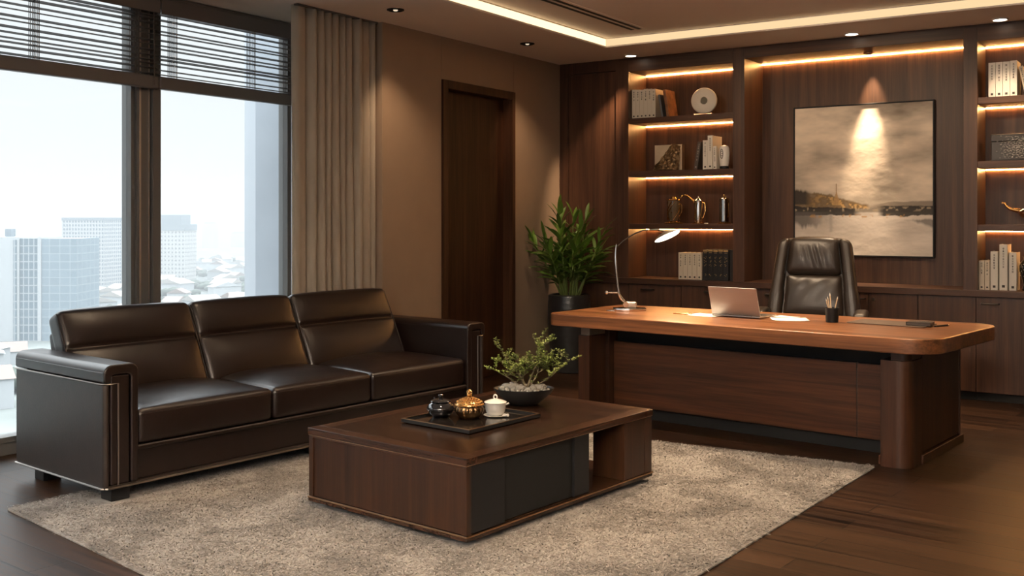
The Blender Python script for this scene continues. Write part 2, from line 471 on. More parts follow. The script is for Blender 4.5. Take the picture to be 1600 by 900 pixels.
def thing(name, label, cat, loc=(0, 0, 0), rz=0.0, group=None):
    o = bpy.data.objects.new(name, None)
    o.empty_display_size = 0.1
    COL.objects.link(o)
    o.location = loc; o.rotation_euler = (0, 0, rz)
    o['label'] = label; o['category'] = cat
    if group: o['group'] = group
    return o

def structure(o, label=None, cat=None):
    o['kind'] = 'structure'
    if label: o['label'] = label
    if cat: o['category'] = cat
    return o

def copy_tree(o, parent=None):
    c = o.copy(); COL.objects.link(c)
    if parent is not None: c.parent = parent
    for ch in list(o.children): copy_tree(ch, c)
    return c

def relabel(o, label, loc=None, rz=None):
    o['label'] = label
    if loc is not None: o.location = loc
    if rz is not None: o.rotation_euler = (0, 0, rz)
    return o

def lamp(name, kind, loc, energy, col, parent=None, aim=None, size=0.03, angle=60, blend=0.6):
    d = bpy.data.lights.new(name, kind)
    d.energy = energy; d.color = col
    if kind == 'SPOT':
        d.spot_size = R(angle); d.spot_blend = blend
    if kind != 'AREA': d.shadow_soft_size = size
    else: d.size = size
    o = bpy.data.objects.new(name, d)
    COL.objects.link(o)
    if parent is not None: o.parent = parent
    o.location = loc
    if aim is not None:
        o.rotation_euler = (Vector(aim) - Vector(loc)).to_track_quat('-Z', 'Y').to_euler()
    return o

# ================================================================== THE ROOM
CEIL = 2.90
TRAY = 2.98
XW, YB = -5.156, 9.10            # door wall, wall behind the bookcase
XG = -5.93                       # window plane
TX0, TX1, TY0, TY1 = -4.31, 1.2, 1.0, 7.98

structure(MB().box(-6.02, 3.6, -2.7, 9.25, -0.12, 0).build('floor', floor_material()), 'dark brown timber plank floor of the office', 'floor')
c = MB()
c.box(-6.05, TX0, -2.7, 9.25, CEIL, CEIL + 0.2); c.box(TX1, 3.6, -2.7, 9.25, CEIL, CEIL + 0.2)
c.box(TX0, TX1, TY1, 9.25, CEIL, CEIL + 0.2); c.box(TX0, TX1, -2.7, TY0, CEIL, CEIL + 0.2)
c.box(TX0, TX1, TY0, TY1, TRAY, TRAY + 0.12)
structure(c.build('ceiling', M_CEIL), 'cream ceiling with a shallow raised tray', 'ceiling')

w = MB()
DY0, DY1, DZ = 6.729, 7.804, 2.548
g = 0.003
w.box(XW - 0.15, XW, 5.995, DY0 - g, 0, CEIL, 0.001); w.box(XW - 0.15, XW, DY1 + g, YB, 0, CEIL, 0.001)
w.box(XW - 0.15, XW, DY0 + g, DY1 - g, DZ, CEIL, 0.001)
w.box(XW - 0.15, XW - 0.006, 6.0, YB, DZ + 0.002, CEIL)
structure(w.build('wall_left', M_WALL), 'taupe fabric-covered wall around the dark door', 'wall')
structure(MB().box(XG - 0.12, XW - 0.002, 5.99, 6.12, 0, CEIL).build('wall_recess', M_WALL), 'short taupe return wall behind the curtain', 'wall')
structure(MB().box(-6.05, 3.6, YB, YB + 0.15, 0, CEIL).build('wall_back', M_PLASTER), 'wall behind the bookcase', 'wall')
structure(MB().box(3.45, 3.6, -2.7, YB, 0, CEIL).build('wall_right', M_WALL), 'plain wall on the right of the room', 'wall')
structure(MB().box(-6.05, 3.45, -2.7, -2.55, 0, 0.25).box(-6.05, -5.6, -2.7, -2.55, 0.25, CEIL).box(3.0, 3.45, -2.7, -2.55, 0.25, CEIL).build('wall_front', M_PLASTER), 'low sill wall under the added windows facing the bookcase', 'wall')
structure(MB().box(XG - 0.1, XG + 0.08, -2.55, -1.6, 0, CEIL).build('wall_window', M_PLASTER), 'solid end of the window wall', 'wall')
bb = MB().box(XW - 0.004, XW + 0.014, 6.0, DY0 - 0.004, 0, 0.085, 0.003); bb.box(XW - 0.004, XW + 0.014, DY1 + 0.004, 8.6, 0, 0.085, 0.003)
structure(bb.build('baseboard_left', plain('dark_baseboard', (0.03, 0.02, 0.015), 0.4, bump=0.1)), 'dark baseboard under the taupe wall', 'baseboard')

# door
d = structure(thing('door_1', 'tall dark walnut flush door in the taupe wall', 'door', (XW, (DY0 + DY1) / 2, 0)))
hw = (DY1 - DY0) / 2
f = MB(); f.box(-0.15, 0.018, -hw, -hw + 0.07, 0, DZ, 0.003); f.box(-0.15, 0.018, hw - 0.05, hw, 0, DZ, 0.003); f.box(-0.15, 0.018, -hw + 0.07, hw - 0.05, DZ - 0.07, DZ, 0.003)
f.build('door_frame', M_DOOR, d)
MB().box(-0.145, -0.085, -hw + 0.068, hw - 0.048, 0.005, DZ - 0.068, 0.002).build('door_leaf', M_DOOR, d)

# windows
def window(name, y0, y1, label, front=False):
    t = structure(thing(name, label, 'window', (XG, (y0 + y1) / 2, 0)))
    if front: t.location = ((y0 + y1) / 2, -2.625, 0); t.rotation_euler = (0, 0, R(90))
    h = (y1 - y0) / 2
    f = MB()
    f.box(-0.05, 0.05, -h, h, 0.251 if front else 0, 0.36 if front else 0.11, 0.004); f.box(-0.05, 0.05, -h, h, CEIL - 0.07, CEIL, 0.004)
    f.box(-0.05, 0.05, -h, -h + 0.03, 0.11, CEIL - 0.07, 0.003); f.box(-0.05, 0.05, h - 0.03, h, 0.11, CEIL - 0.07, 0.003)
    f.box(0.05, 0.062, -h, h, 0.075, 0.11, 0.003)
    f.build('window_frame', M_FRAME, t)
    if name == 'window_2': f = MB().box(-0.05, 0.05, 0.470, 0.510, 0.11, CEIL - 0.07, 0.003); f.build('side_bar', M_FRAME, t)
    p = MB().box(-0.004, 0.004, -h + 0.025, h - 0.025, 0.105, CEIL - 0.065)
    p.build('window_pane', M_GLASS, t)
    return t
window('window_1', 2.40, 4.33, 'wide floor to ceiling window left of the grey mullion')
window('window_2', 4.50, 5.985, 'floor to ceiling window between the mullion and the curtain')
window('window_3', 0.30, 2.21, 'floor to ceiling window nearer than the sofa end')
window('window_4', -1.60, 0.12, 'floor to ceiling window at the near end of the room')
for k, (x0, x1) in enumerate(((-5.6, -3.47), (-3.45, -1.32), (-1.30, 0.83), (0.85, 2.99))):  # row behind the camera, added for fill daylight and reflections
    window('window_%d' % (k + 5), x0, x1, ['first', 'second', 'third', 'fourth'][k] + ' added window of the row facing the bookcase', True)
for i, (y0, y1) in enumerate(((4.33, 4.50), (2.21, 2.40), (0.12, 0.30))):
    m = structure(thing('trim_%d' % (i + 1), ['grey metal mullion post between the two windows in view', 'mullion post beyond the sofa end', 'mullion post at the near window'][i], 'mullion', (XG, y0, 0)))
    wd = y1 - y0
    MB().box(-0.06, 0.07, 0, wd * 0.62, 0, CEIL, 0.006).build('post_core', M_FRAME, m)
    MB().box(-0.05, 0.10, wd * 0.62, wd, 0, CEIL, 0.006).build('post_cover', M_FRAMEB, m)
    MB().box(0.07, 0.078, wd * 0.10, wd * 0.16, 0, CEIL).box(0.07, 0.078, wd * 0.52, wd * 0.56, 0, CEIL).build('post_bead', M_BRUSHED, m)

# venetian blinds
def blind(y0, y1, cords, label, pull):
    t = thing('venetian_blind', label, 'blind', (XG + 0.14, 0, 2.27), 0, 'wooden blinds half raised at the windows')
    h = MB().box(-0.035, 0.035, y0, y1, 0.53, 0.625, 0.006); h.box(0.035, 0.045, y0, y1, 0.50, 0.60, 0.003)
    h.build('headrail', M_SLAT, t)
    MB().box(-0.03, 0.03, y0, y1, 0.0, 0.085, 0.012, 3).build('bottom_rail', M_SLAT, t)
    n = 13
    sl = None
    for k in range(n):
        z = 0.103 + k * 0.0325
        if sl is None:
            b = bmesh.new(); q = []
            N = 24
            for i in range(N + 1):
                y = y0 + (y1 - y0) * i / N
                row = []
                for x, dz in ((-0.024, 0.0), (-0.012, 0.003), (0, 0.004), (0.012, 0.003), (0.024, 0.0)):
                    row.append((x, y, dz))
                q.append(row)
            verts = [p for r_ in q for p in r_] + [(x, y, z_ - 0.0028) for r_ in q for (x, y, z_) in r_]
            off = (N + 1) * 5; fc = []
            for i in range(N):
                for m in range(4):
                    a = i * 5 + m
                    fc.append((a, a + 1, a + 6, a + 5)); fc.append((off + a, off + a + 5, off + a + 6, off + a + 1))
                for m in (0, 4):
                    a = i * 5 + m
                    fc.append((a, a + 5, off + a + 5, off + a))
            b.free()
            mb = MB().raw(verts, fc)
            bmesh.ops.recalc_face_normals(mb.bm, faces=mb.bm.faces[:])
            sl = mb.build('slat', M_SLAT, t)
            s = sl
        else:
            s = sl.copy(); COL.objects.link(s)
        s.location = (0, 0, z)
        s.rotation_euler = (random.uniform(-0.0022, 0.0022), R(random.uniform(-7, 7)), 0)
    for y in cords:
        cm = MB()
        for dx in (-0.027, 0.027):
            for dy in (-0.016, -0.005, 0.007, 0.016):
                cm.tube([(dx, y + dy, 0.03), (dx, y + dy, 0.56)], 0.0022, 6)
        cm.build('ladder_cord', M_CORD, t)
    if pull:
        MB().tube([(0.04, pull, 0.55), (0.042, pull, 0.3), (0.042, pull + 0.004, 0.02)], 0.003, 6).build('pull_cord', M_CORD, t)
    return t
blind(2.42, 4.43, (2.75, 3.56, 4.26), 'dark wooden venetian blind half raised at the wide window left of the mullion', 4.38)
blind(4.44, 5.70, (4.56, 5.26, 5.62), 'dark wooden venetian blind half raised between the mullion and the curtain', None)
blind(0.32, 2.38, (0.7, 1.9), 'dark wooden venetian blind at the window nearer than the sofa end', None)

# curtain
def curtain():
    t = thing('curtain', 'floor length taupe pleated curtain drawn beside the window', 'curtain', (-5.21, 5.14, 0))
    L = 0.838; NY, NZ = 300, 22
    zt, zb = CEIL - 0.004, 0.012
    P = []
    folds = [0.0, 0.125, 0.225, 0.30, 0.375, 0.455, 0.52, 0.60, 0.70, 0.78, 0.838]
    def fold_x(y, f):
        k = 0
        while k < len(folds) - 2 and y > folds[k + 1]: k += 1
        s = (y - folds[k]) / (folds[k + 1] - folds[k])
        amp = 0.052 + 0.022 * ((k * 37) % 5) / 4
        ph = math.sin(PI * s)
        return amp * (abs(ph) ** 0.62) * (0.8 + 0.25 * f) + 0.006 * math.sin(41 * y + 3 * f) + 0.004 * math.sin(83 * y)
    V = []
    for j in range(NZ + 1):
        f = j / NZ
        z = zt + (zb - zt) * f
        for i in range(NY + 1):
            y = L * i / NY
            yy = y + 0.012 * math.sin(5 * f + y * 8) * f * math.sin(PI * i / NY)
            V.append((fold_x(y, f) - 0.045, yy, z))
    F = []
    for j in range(NZ):
        for i in range(NY):
            a = j * (NY + 1) + i
            F.append((a, a + 1, a + NY + 2, a + NY + 1))
    o = MB().raw(V, F).build('curtain_cloth', M_CURTAIN, t, 180)
    sm = o.modifiers.new('thickness', 'SOLIDIFY'); sm.thickness = 0.004
    MB().box(-0.02, 0.02, -0.0, L + 0.0, CEIL - 0.012, CEIL - 0.001).build('curtain_track', M_FRAMEB, t)
curtain()

# ------------------------------------------------------------------ ceiling lights
def cove(name, label, x0, x1, y0, y1, face):
    t = thing(name, label, 'light', ((x0 + x1) / 2, (y0 + y1) / 2, CEIL), 0, 'light strips round the ceiling tray')
    hx, hy = (x1 - x0) / 2, (y1 - y0) / 2
    MB().box(-hx, hx, -hy, hy, 0.012, 0.073).build('light_diffuser', glow('cove_glow_' + face, (1.0, 0.72, 0.40), LED_COVE if face == 'x' else LED_COVE * 0.5), t)
    if face == 'x':
        MB().box(-hx, hx + 0.004, -hy, hy, 0.0, 0.012).box(-hx, hx + 0.003, -hy, hy, 0.073, 0.08).build('channel', M_CEIL, t)
    else:
        MB().box(-hx, hx, -hy - 0.004, hy, 0.0, 0.012).box(-hx, hx, -hy - 0.003, hy, 0.073, 0.08).build('channel', M_CEIL, t)
cove('cove_light', 'warm light strip in the tray edge along the door wall side', TX0, TX0 + 0.008, TY0, TY1 - 0.012, 'x')
cove('cove_light', 'warm light strip in the tray edge along the bookcase side', TX0 + 0.008, TX1, TY1 - 0.008, TY1, 'y')

cove('cove_light', 'warm light strip in the tray edge away from the door wall', TX1 - 0.008, TX1, TY0, TY1 - 0.012, 'x')
cove('cove_light', 'warm light strip in the tray edge facing the bookcase', TX0 + 0.012, TX1 - 0.012, TY0, TY0 + 0.008, 'y')
v = thing('air_vent', 'long black slot air vent in the raised ceiling tray', 'vent', (-3.87, 6.1, TRAY))
MB().box(-0.075, 0.075, -1.62, 1.62, -0.006, 0).build('vent_frame', M_CEIL, v)
MB().box(-0.05, -0.018, -1.6, 1.6, -0.008, -0.001).box(0.018, 0.05, -1.6, 1.6, -0.008, -0.001).build('vent_slot', M_MATTBLACK, v)

def downlight(label, loc, aim, energy, dark=False, angle=70, blend=0.7, size=0.03, col=WARM):
    t = thing('downlight', label, 'light', loc, 0, 'recessed ceiling downlights')
    r = 0.05
    if dark:
        MB().lathe([(r + 0.012, 0), (r + 0.012, -0.006), (r, -0.010), (r - 0.004, -0.004), (r - 0.006, -0.0015), (0, -0.0015)]).build('trim_ring', M_MATTBLACK, t)
        MB().lathe([(0.017, -0.002), (0.014, -0.010), (0, -0.013)], n=20).build('bulb', glow('bulb_soft', (1, 0.8, 0.55), 0.5), t)
    else:
        MB().lathe([(r + 0.010, 0), (r + 0.010, -0.007), (r, -0.010), (r - 0.002, -0.002), (r + 0.010, 0)]).build('trim_ring', plain('white_trim', (0.75, 0.72, 0.68), 0.5, bump=0.02), t)
        MB().lathe([(r - 0.002, -0.001), (r - 0.006, -0.006), (0, -0.008)], n=28).build('diffuser', glow('bulb_bright', (1, 0.86, 0.68), 6.0), t)
    a = Vector(aim) - Vector(loc)
    lamp('beam', 'SPOT', (0, 0, -0.02), energy, col, t, (a.x, a.y, a.z), size, angle, blend)
    return t
downlight('black ringed downlight in the ceiling near the curtain top', (-4.774, 5.69, CEIL), (-5.17, 6.52, 1.35), P_WALL, True, 58, 1.0, 0.03, AMBER)
downlight('black ringed downlight in the ceiling above the dark door', (-4.758, 7.41, CEIL), (-5.17, 8.22, 1.35), P_WALL, True, 58, 1.0, 0.03, AMBER)
downlight('lit downlight above the left shelf bay', (-4.307, 8.46, CEIL), (-4.95, 8.66, 1.70), P_SHELF * 1.4, False, 34, 0.9, 0.03, AMBER)
downlight('lit downlight above the painting', (-2.319, 8.46, CEIL), (-2.35, 7.9, 0.0), P_SHELF, False, 80, 0.8)
downlight('lit downlight above the right shelf bay', (-1.225, 8.46, CEIL), (-1.1, 8.1, 0.0), P_SHELF, False, 80, 0.8)
for k, (x, y, z, en) in enumerate(((-3.0, 5.2, TRAY, 1.0), (-2.85, 6.5, TRAY, 2.2), (-2.5, 3.4, TRAY, 1.25), (-1.0, 4.2, TRAY, 0.45), (-1.55, 6.15, TRAY, 1.3), (-3.9, 4.1, TRAY, 0.55))):  # extra tray downlights out of view, added to light rug, table and desk
    downlight(['unseen downlight in the tray over the coffee table', 'unseen downlight in the tray over the laptop', 'unseen downlight in the tray over the rug', 'unseen downlight in the tray over the open floor', 'unseen downlight in the tray over the right half of the desk', 'unseen downlight in the tray over the sofa'][k], (x, y, z), (x, y, 0), P_ROOM * en, False, 95, 0.9, 0.04)

for x, tx, lab in ((-3.7, -3.9, 'added tilted downlight in the tray aimed at the left shelves'), (-2.3, -2.4, 'added tilted downlight in the tray aimed at the painting'), (-0.9, -1.1, 'added tilted downlight in the tray aimed at the right shelves')):  # out of view, added to brighten the front of the wall unit
    downlight(lab, (x, 6.1, TRAY), (tx, 8.9, 1.35), P_FRONT * (2.0 if 'painting' in lab else 1.0), False, 75, 0.9, 0.05)

def added_torchiere(label, x, y):  # added uplight out of view, there to brighten the ceiling
    t = thing('added_floor_lamp', label, 'lamp', (x, y, 0))
    MB().lathe([(0, 0), (0.15, 0), (0.15, 0.015), (0.03, 0.03), (0, 0.03)], n=36).build('base', M_MATTBLACK, t)
    MB().tube([(0, 0, 0.02), (0, 0, 1.72)], 0.014, 12).build('pole', M_MATTBLACK, t)
    MB().lathe([(0, 1.71), (0.03, 1.715), (0.17, 1.80), (0.18, 1.82), (0.165, 1.805), (0.03, 1.73), (0, 1.73)], n=36).build('lamp_shade', M_BRUSHED, t)
    MB().lathe([(0, 1.735), (0.05, 1.745), (0, 1.76)], n=24).build('bulb', glow('bulb_soft', (1, 0.8, 0.55), 0.5), t)
    lamp('uplight', 'SPOT', (0, 0, 1.80), P_UP, UPLIGHT, t, (0, 0, 3), 0.08, 150, 0.6)
added_torchiere('added black uplight floor lamp under the added windows facing the bookcase', -0.3, -1.4)

# ================================================================== THE WALL UNIT
YF, YD = 8.605, 9.06
def led(parent, x0, x1, y, z):
    """a slim strip along the back edge, washing the back panel"""
    MB().box(x0, x1, y - 0.008, y - 0.003, z - 0.0045, z - 0.0005).build('led_strip', glow('shelf_glow', WARMER, LED_SHELF), parent)

# tall closed cabinet on the left
t = thing('tall_cabinet', 'closed dark walnut tall cabinet between the taupe wall and the left shelves', 'cabinet', (-4.83, YF, 0.854))
f = MB(); f.box(-0.321, -0.232, 0, 0.45, 0, 2.046, 0.002); f.box(0.290, 0.322, 0, 0.45, 0, 2.046, 0.002); f.box(-0.232, 0.290, 0, 0.45, 1.94, 2.046, 0.002); f.box(-0.232, 0.290, 0, 0.45, 0, 0.02, 0.002); f.box(-0.232, 0.29, 0.3, 0.45, 0.02, 1.94)
f.build('carcass', M_SHELFV, t)
MB().box(-0.229, 0.287, 0.012, 0.034, 0.023, 1.937, 0.002).build('door', M_SHELFV, t)

def bookshelf(label, x0, x1):
    """uprights at x0..x0+.102 and x1-.106..x1 with open shelves between"""
    t = thing('bookshelf', label, 'bookshelf', (x0, YF, 0.854), 0, 'open shelf bays beside the painting')
    wI0, wI1, W_ = 0.101, x1 - x0 - 0.106, x1 - x0
    MB().box(0, wI0, 0, YD - YF, 0, 2.046, 0.002).build('side_panel', M_SHELFV, t)
    MB().box(wI1, W_, 0, YD - YF, 0, 2.046, 0.002).build('side_panel', M_SHELFV, t)
    MB().box(wI0, wI1, 0, 0.40, 1.918, 2.046, 0.002).build('top_panel', M_SHELFH, t)
    MB().box(wI0, wI1, 0.375, 0.41, 0, 1.918).build('back_panel', M_SHELFV, t)
    led(t, wI0 + 0.002, wI1 - 0.002, 0.374, 1.917)
    for z in (2.338, 1.846, 1.358):
        MB().box(wI0, wI1, 0.012, 0.376, z - 0.050 - 0.854, z - 0.854, 0.002).build('shelf', M_SHELFH, t)
        led(t, wI0 + 0.002, wI1 - 0.002, 0.374, z - 0.0505 - 0.854)
    return t
bookshelf('lit open shelf bay left of the painting niche', -4.508, -3.280)
bookshelf('lit open shelf bay right of the painting niche', -1.507, -0.270)

t = thing('niche_panel', 'walnut wall panel with lit header behind the painting', 'wall panel', (-2.3935, YF, 0.854))
MB().box(-0.8865, 0.8865, 0, 0.452, 1.948, 2.046, 0.002).build('header', M_SHELFH, t)
MB().box(-0.8865, 0.8865, 0.455, 0.485, 0, 2.046).build('back_panel', wood('niche_walnut', (0.035, 0.016, 0.009), (0.10, 0.047, 0.025), 'z', 0.45), t)
led(t, -0.885, 0.885, 0.452, 1.947)
p = MB().lathe([(0.04, 0), (0.04, -0.008), (0.032, -0.01), (0.03, -0.003), (0, -0.003)], (0.09, 0.30, 1.948)).build('spot_ring', M_COPPER, t)
lamp('header_beam', 'SPOT', (0.09, 0.37, 1.935), P_PIC * 0.35, WARM, t, (0.08, 0.45, 0.90), 0.012, 44, 1.0)
lamp('picture_beam', 'SPOT', (0.09, 0.29, 1.935), P_PIC, WARM, t, (0.05, 0.42, 0.74), 0.012, 27, 1.0)

t = thing('tall_cabinet', 'closed dark walnut tall cabinet right of the right shelves', 'cabinet', (0.06, YF, 0.854))
MB().box(-0.33, 0.33, 0, 0.45, 0, 2.046, 0.002).build('carcass', M_SHELFV, t)
MB().box(-0.24, 0.24, -0.006, 0.0, 0.023, 1.937, 0.002).build('door', M_SHELFV, t)

t = thing('worktop', 'long dark walnut counter running under the shelves', 'counter', (-2.38, YF, 0.805))
MB().box(-2.766, 2.772, -0.03, 0.46, 0, 0.049, 0.003).build('counter_slab', M_SHELFH, t)

CABS = [(-5.148, -4.40, 'plain'), (-4.40, -3.876, 'mid'), (-3.876, -3.30, 'mid'), (-3.30, -2.76, 'mid'), (-2.76, -2.222, 'right'), (-2.222, -1.841, 'knob'), (-1.841, -1.415, 'plain'), (-1.415, -0.86, 'left'), (-0.86, -0.30, 'left'), (-0.30, 0.39, 'left')]
CLAB = ['dark walnut base cabinet behind the potted palm', 'dark walnut base cabinet behind the desk lamp, with a cup handle', 'dark walnut base cabinet behind the laptop lid, with a bar handle', 'dark walnut base cabinet just left of the desk chair', 'dark walnut base cabinet behind the desk chair', 'narrow dark walnut base cabinet right of the desk chair, with a round knob', 'handleless dark walnut base cabinet behind the black desk pad', 'dark walnut base cabinet under the white binders, with a bar handle', 'dark walnut base cabinet second from the right end of the wall unit', 'dark walnut base cabinet at the right end of the wall unit']
for (x0, x1, kind), lab in zip(CABS, CLAB):
    t = thing('base_cabinet', lab, 'cabinet', ((x0 + x1) / 2, YF, 0), 0, 'base cabinets under the counter')
    h = (x1 - x0) / 2
    MB().box(-h + 0.001, h - 0.001, 0.02, 0.45, 0.066, 0.804).build('carcass', M_SHELFV, t)
    MB().box(-h + 0.001, h - 0.001, 0.045, 0.44, 0.0, 0.066).build('plinth', M_MATTBLACK, t)
    dr = MB().box(-h + 0.003, h - 0.003, 0.0, 0.02, 0.070, 0.798, 0.0015).build('door', M_SHELFV, t)
    if kind in ('mid', 'left', 'right'):
        cx = {'mid': -0.07 if h < 0.27 else 0.0, 'left': -h + 0.10, 'right': h - 0.09}[kind]
        hb = MB(); hb.tube([(cx - 0.062, 0.0, 0.752), (cx - 0.06, -0.026, 0.752), (cx + 0.06, -0.026, 0.752), (cx + 0.062, 0.0, 0.752)], 0.0065, 8)
        if kind == 'mid': hb.box(cx - 0.055, cx + 0.055, -0.028, 0.0, 0.756, 0.762, 0.002)
        hb.build('handle', M_HANDLE, dr)
    elif kind == 'knob':
        MB().lathe([(0.006, 0), (0.006, 0.012), (0.014, 0.016), (0.014, 0.024), (0, 0.027)], n=20, mat=Matrix.Translation((-h + 0.04, 0, 0.752)) @ Matrix.Rotation(R(90), 4, 'X')).build('handle', M_HANDLE, dr)

# ------------------------------------------------------------------ painting
def painting():
    t = thing('painting', 'large framed landscape painting of misty water and low shores', 'painting', (-2.39, 9.058, 1.08))
    w2, H = 0.59, 1.31
    f = MB()
    f.box(-w2, -w2 + 0.012, -0.05, 0, 0, H, 0.002); f.box(w2 - 0.012, w2, -0.05, 0, 0, H, 0.002)
    f.box(-w2 + 0.012, w2 - 0.012, -0.05, 0, 0, 0.012, 0.002); f.box(-w2 + 0.012, w2 - 0.012, -0.05, 0, H - 0.012, H, 0.002)
    f.build('frame', M_MATTBLACK, t)
    NX, NZ = 260, 290
    xs = np.linspace(-w2 + 0.012, w2 - 0.012, NX); zs = np.linspace(0.012, H - 0.012, NZ)
    rng = np.random.RandomState(3)
    def vnoise(sx, sz, seed, oct=5, gain=0.55):
        r = np.random.RandomState(seed); out = np.zeros((NZ, NX)); a = 1.0; tot = 0
        for o in range(oct):
            gx, gz = max(2, int(sx * 2 ** o)) + 2, max(2, int(sz * 2 ** o)) + 2
            G = r.rand(gz, gx)
            X = np.linspace(0, gx - 1.001, NX); Z = np.linspace(0, gz - 1.001, NZ)
            xi = X.astype(int); zi = Z.astype(int); fx = X - xi; fz = Z - zi
            fx = fx * fx * (3 - 2 * fx); fz = (fz * fz * (3 - 2 * fz))[:, None]
            A = G[zi][:, xi]; B = G[zi][:, xi + 1]; C_ = G[zi + 1][:, xi]; D = G[zi + 1][:, xi + 1]
            out += a * ((A * (1 - fx) + B * fx) * (1 - fz) + (C_ * (1 - fx) + D * fx) * fz); tot += a; a *= gain
        return out / tot
    U = np.linspace(0, 1, NX)[None, :]; Vv = np.linspace(0, 1, NZ)[:, None]
    cl = vnoise(2, 5, 1); cl2 = vnoise(3, 14, 2); fine = vnoise(20, 30, 5, 3)
    lum = 0.58 + 0.62 * (cl - 0.5) * 1.7 + 0.42 * (cl2 - 0.5) + 0.05 * (fine - 0.5)
    base = np.stack([lum * 1.0, lum * 0.86, lum * 0.70], -1)
    hz = 0.335
    # water
    wn = vnoise(4, 18, 8); wl = 0.60 + 0.40 * (wn - 0.5) + 0.10 * (cl - 0.5)
    wat = np.stack([wl, wl * 0.90, wl * 0.80], -1)
    m = (Vv < hz - 0.05) * 1.0
    m = np.clip((hz - 0.045 - Vv) / 0.01, 0, 1) * np.ones_like(lum)
    img = base * (1 - m[..., None]) + wat * m[..., None]
    def lay(mask, col):
        nonlocal img
        mk = np.clip(mask, 0, 1)[..., None]
        img = img * (1 - mk) + np.array(col) * mk
    e1 = vnoise(14, 2, 11, 5, 0.65); e2 = vnoise(18, 2, 12, 5, 0.65); sp = vnoise(40, 46, 14, 2)
    rowA = e1[NZ // 2][None, :]; rowB = e2[NZ // 3][None, :]
    # left shore: treetops, golden scrub, dark bank
    top = hz + 0.01 + 0.105 * np.clip(1 - U / 0.50, 0, 1) ** 0.8 * (0.45 + 1.1 * rowA)
    left = np.clip((0.56 - U) / 0.03, 0, 1)
    lay(np.clip((top - Vv) / 0.012, 0, 1) * np.clip((Vv - hz + 0.03) / 0.01, 0, 1) * left * (0.75 + 0.5 * sp), (0.17, 0.115, 0.06))
    lay(np.clip((top - 0.012 - Vv) / 0.01, 0, 1) * np.clip((Vv - hz + 0.03) / 0.01, 0, 1) * left * np.clip((sp - 0.52) * 7, 0, 1) * np.clip((U - 0.1) * 6, 0, 1), (0.52, 0.33, 0.13))
    lay(np.clip((0.13 - U) / 0.05, 0, 1) * np.clip((top + 0.01 - Vv) / 0.02, 0, 1) * np.clip((Vv - hz) / 0.01, 0, 1) * 0.95, (0.04, 0.033, 0.028))
    bank = hz - 0.002 + 0.02 * (rowB - 0.5) - 0.02 * np.clip(U / 0.5, 0, 1)
    lay(np.clip((bank - Vv) / 0.006, 0, 1) * np.clip((Vv - (hz - 0.085 + 0.025 * rowA)) / 0.006, 0, 1) * np.clip((0.50 - U) / 0.06, 0, 1) * 0.95, (0.022, 0.020, 0.019))
    lay(np.clip((hz - 0.04 - Vv) / 0.01, 0, 1) * np.clip((Vv - (hz - 0.19 + 0.09 * rowB)) / 0.03, 0, 1) * np.clip((0.30 - U) / 0.2, 0, 1) * 0.85, (0.11, 0.10, 0.095))
    # spire
    lay((np.abs(U - 0.315) < 0.004) * (Vv > hz) * (Vv < hz + 0.145) * 0.8 * np.ones_like(lum), (0.33, 0.21, 0.10))
    lay((np.abs(U - 0.315) < 0.03 * np.clip((hz + 0.095 - Vv) / 0.09, 0, 1)) * (Vv > hz) * 0.75 * np.ones_like(lum), (0.40, 0.25, 0.11))
    # right shore
    topr = hz + 0.018 * np.clip((U - 0.58) / 0.12, 0, 1) + 0.012 * rowA * np.clip((U - 0.58) / 0.2, 0, 1)
    lay(np.clip((topr - Vv) / 0.006, 0, 1) * np.clip((Vv - hz + 0.03) / 0.01, 0, 1) * np.clip((U - 0.56) / 0.08, 0, 1) * 0.8, (0.20, 0.165, 0.13))
    lay(np.clip((hz - 0.006 + 0.01 * (rowB - .5) - Vv) / 0.006, 0, 1) * np.clip((Vv - (hz - 0.09 + 0.03 * rowA)) / 0.006, 0, 1) * np.clip((U - 0.60 - 0.03 * sp) / 0.05, 0, 1) * 0.95, (0.026, 0.023, 0.021))
    lay(np.clip((hz - 0.075 - 0.03 * rowB - Vv) / 0.012, 0, 1) * np.clip((Vv - (hz - 0.185 + 0.10 * np.clip((1 - U) / 0.28, 0, 1) + 0.04 * rowA)) / 0.02, 0, 1) * np.clip((U - 0.74) / 0.05, 0, 1) * 0.85, (0.16, 0.145, 0.135))
    # glints and broken reflections
    lay(np.clip((sp - 0.60) * 9, 0, 1) * np.clip(1 - np.abs(Vv - (hz - 0.075)) / 0.018, 0, 1) * (U > 0.1) * (U < 0.82) * 0.9, (0.45, 0.26, 0.10))
    lay(np.clip((sp - 0.60) * 9, 0, 1) * np.clip(1 - np.abs(Vv - (hz - 0.028)) / 0.02, 0, 1) * 0.8, (0.50, 0.40, 0.27))
    lay(np.clip(1 - np.abs(U - 0.22) / (0.07 * np.clip((hz - 0.07 - Vv) / 0.12, 0, 1) + 0.004), 0, 1) * (Vv < hz - 0.08) * (Vv > hz - 0.20) * 0.6, (0.55, 0.49, 0.42))
    lay(np.clip(1 - np.abs(U - 0.275) / 0.02, 0, 1) * (Vv < hz - 0.06) * (Vv > hz - 0.18) * 0.7 * wn, (0.08, 0.07, 0.065))
    img = np.clip(img, 0.01, 0.9)
    verts = np.empty((NZ, NX, 3)); verts[..., 0] = xs[None, :]; verts[..., 2] = zs[:, None]
    verts[..., 1] = -0.040 + 0.0016 * (fine - 0.5)
    idx = np.arange(NZ * NX).reshape(NZ, NX)
    F = np.stack([idx[:-1, :-1], idx[:-1, 1:], idx[1:, 1:], idx[1:, :-1]], -1).reshape(-1, 4)
    me = bpy.data.meshes.new('canvas'); me.from_pydata(verts.reshape(-1, 3).tolist(), [], F.tolist())
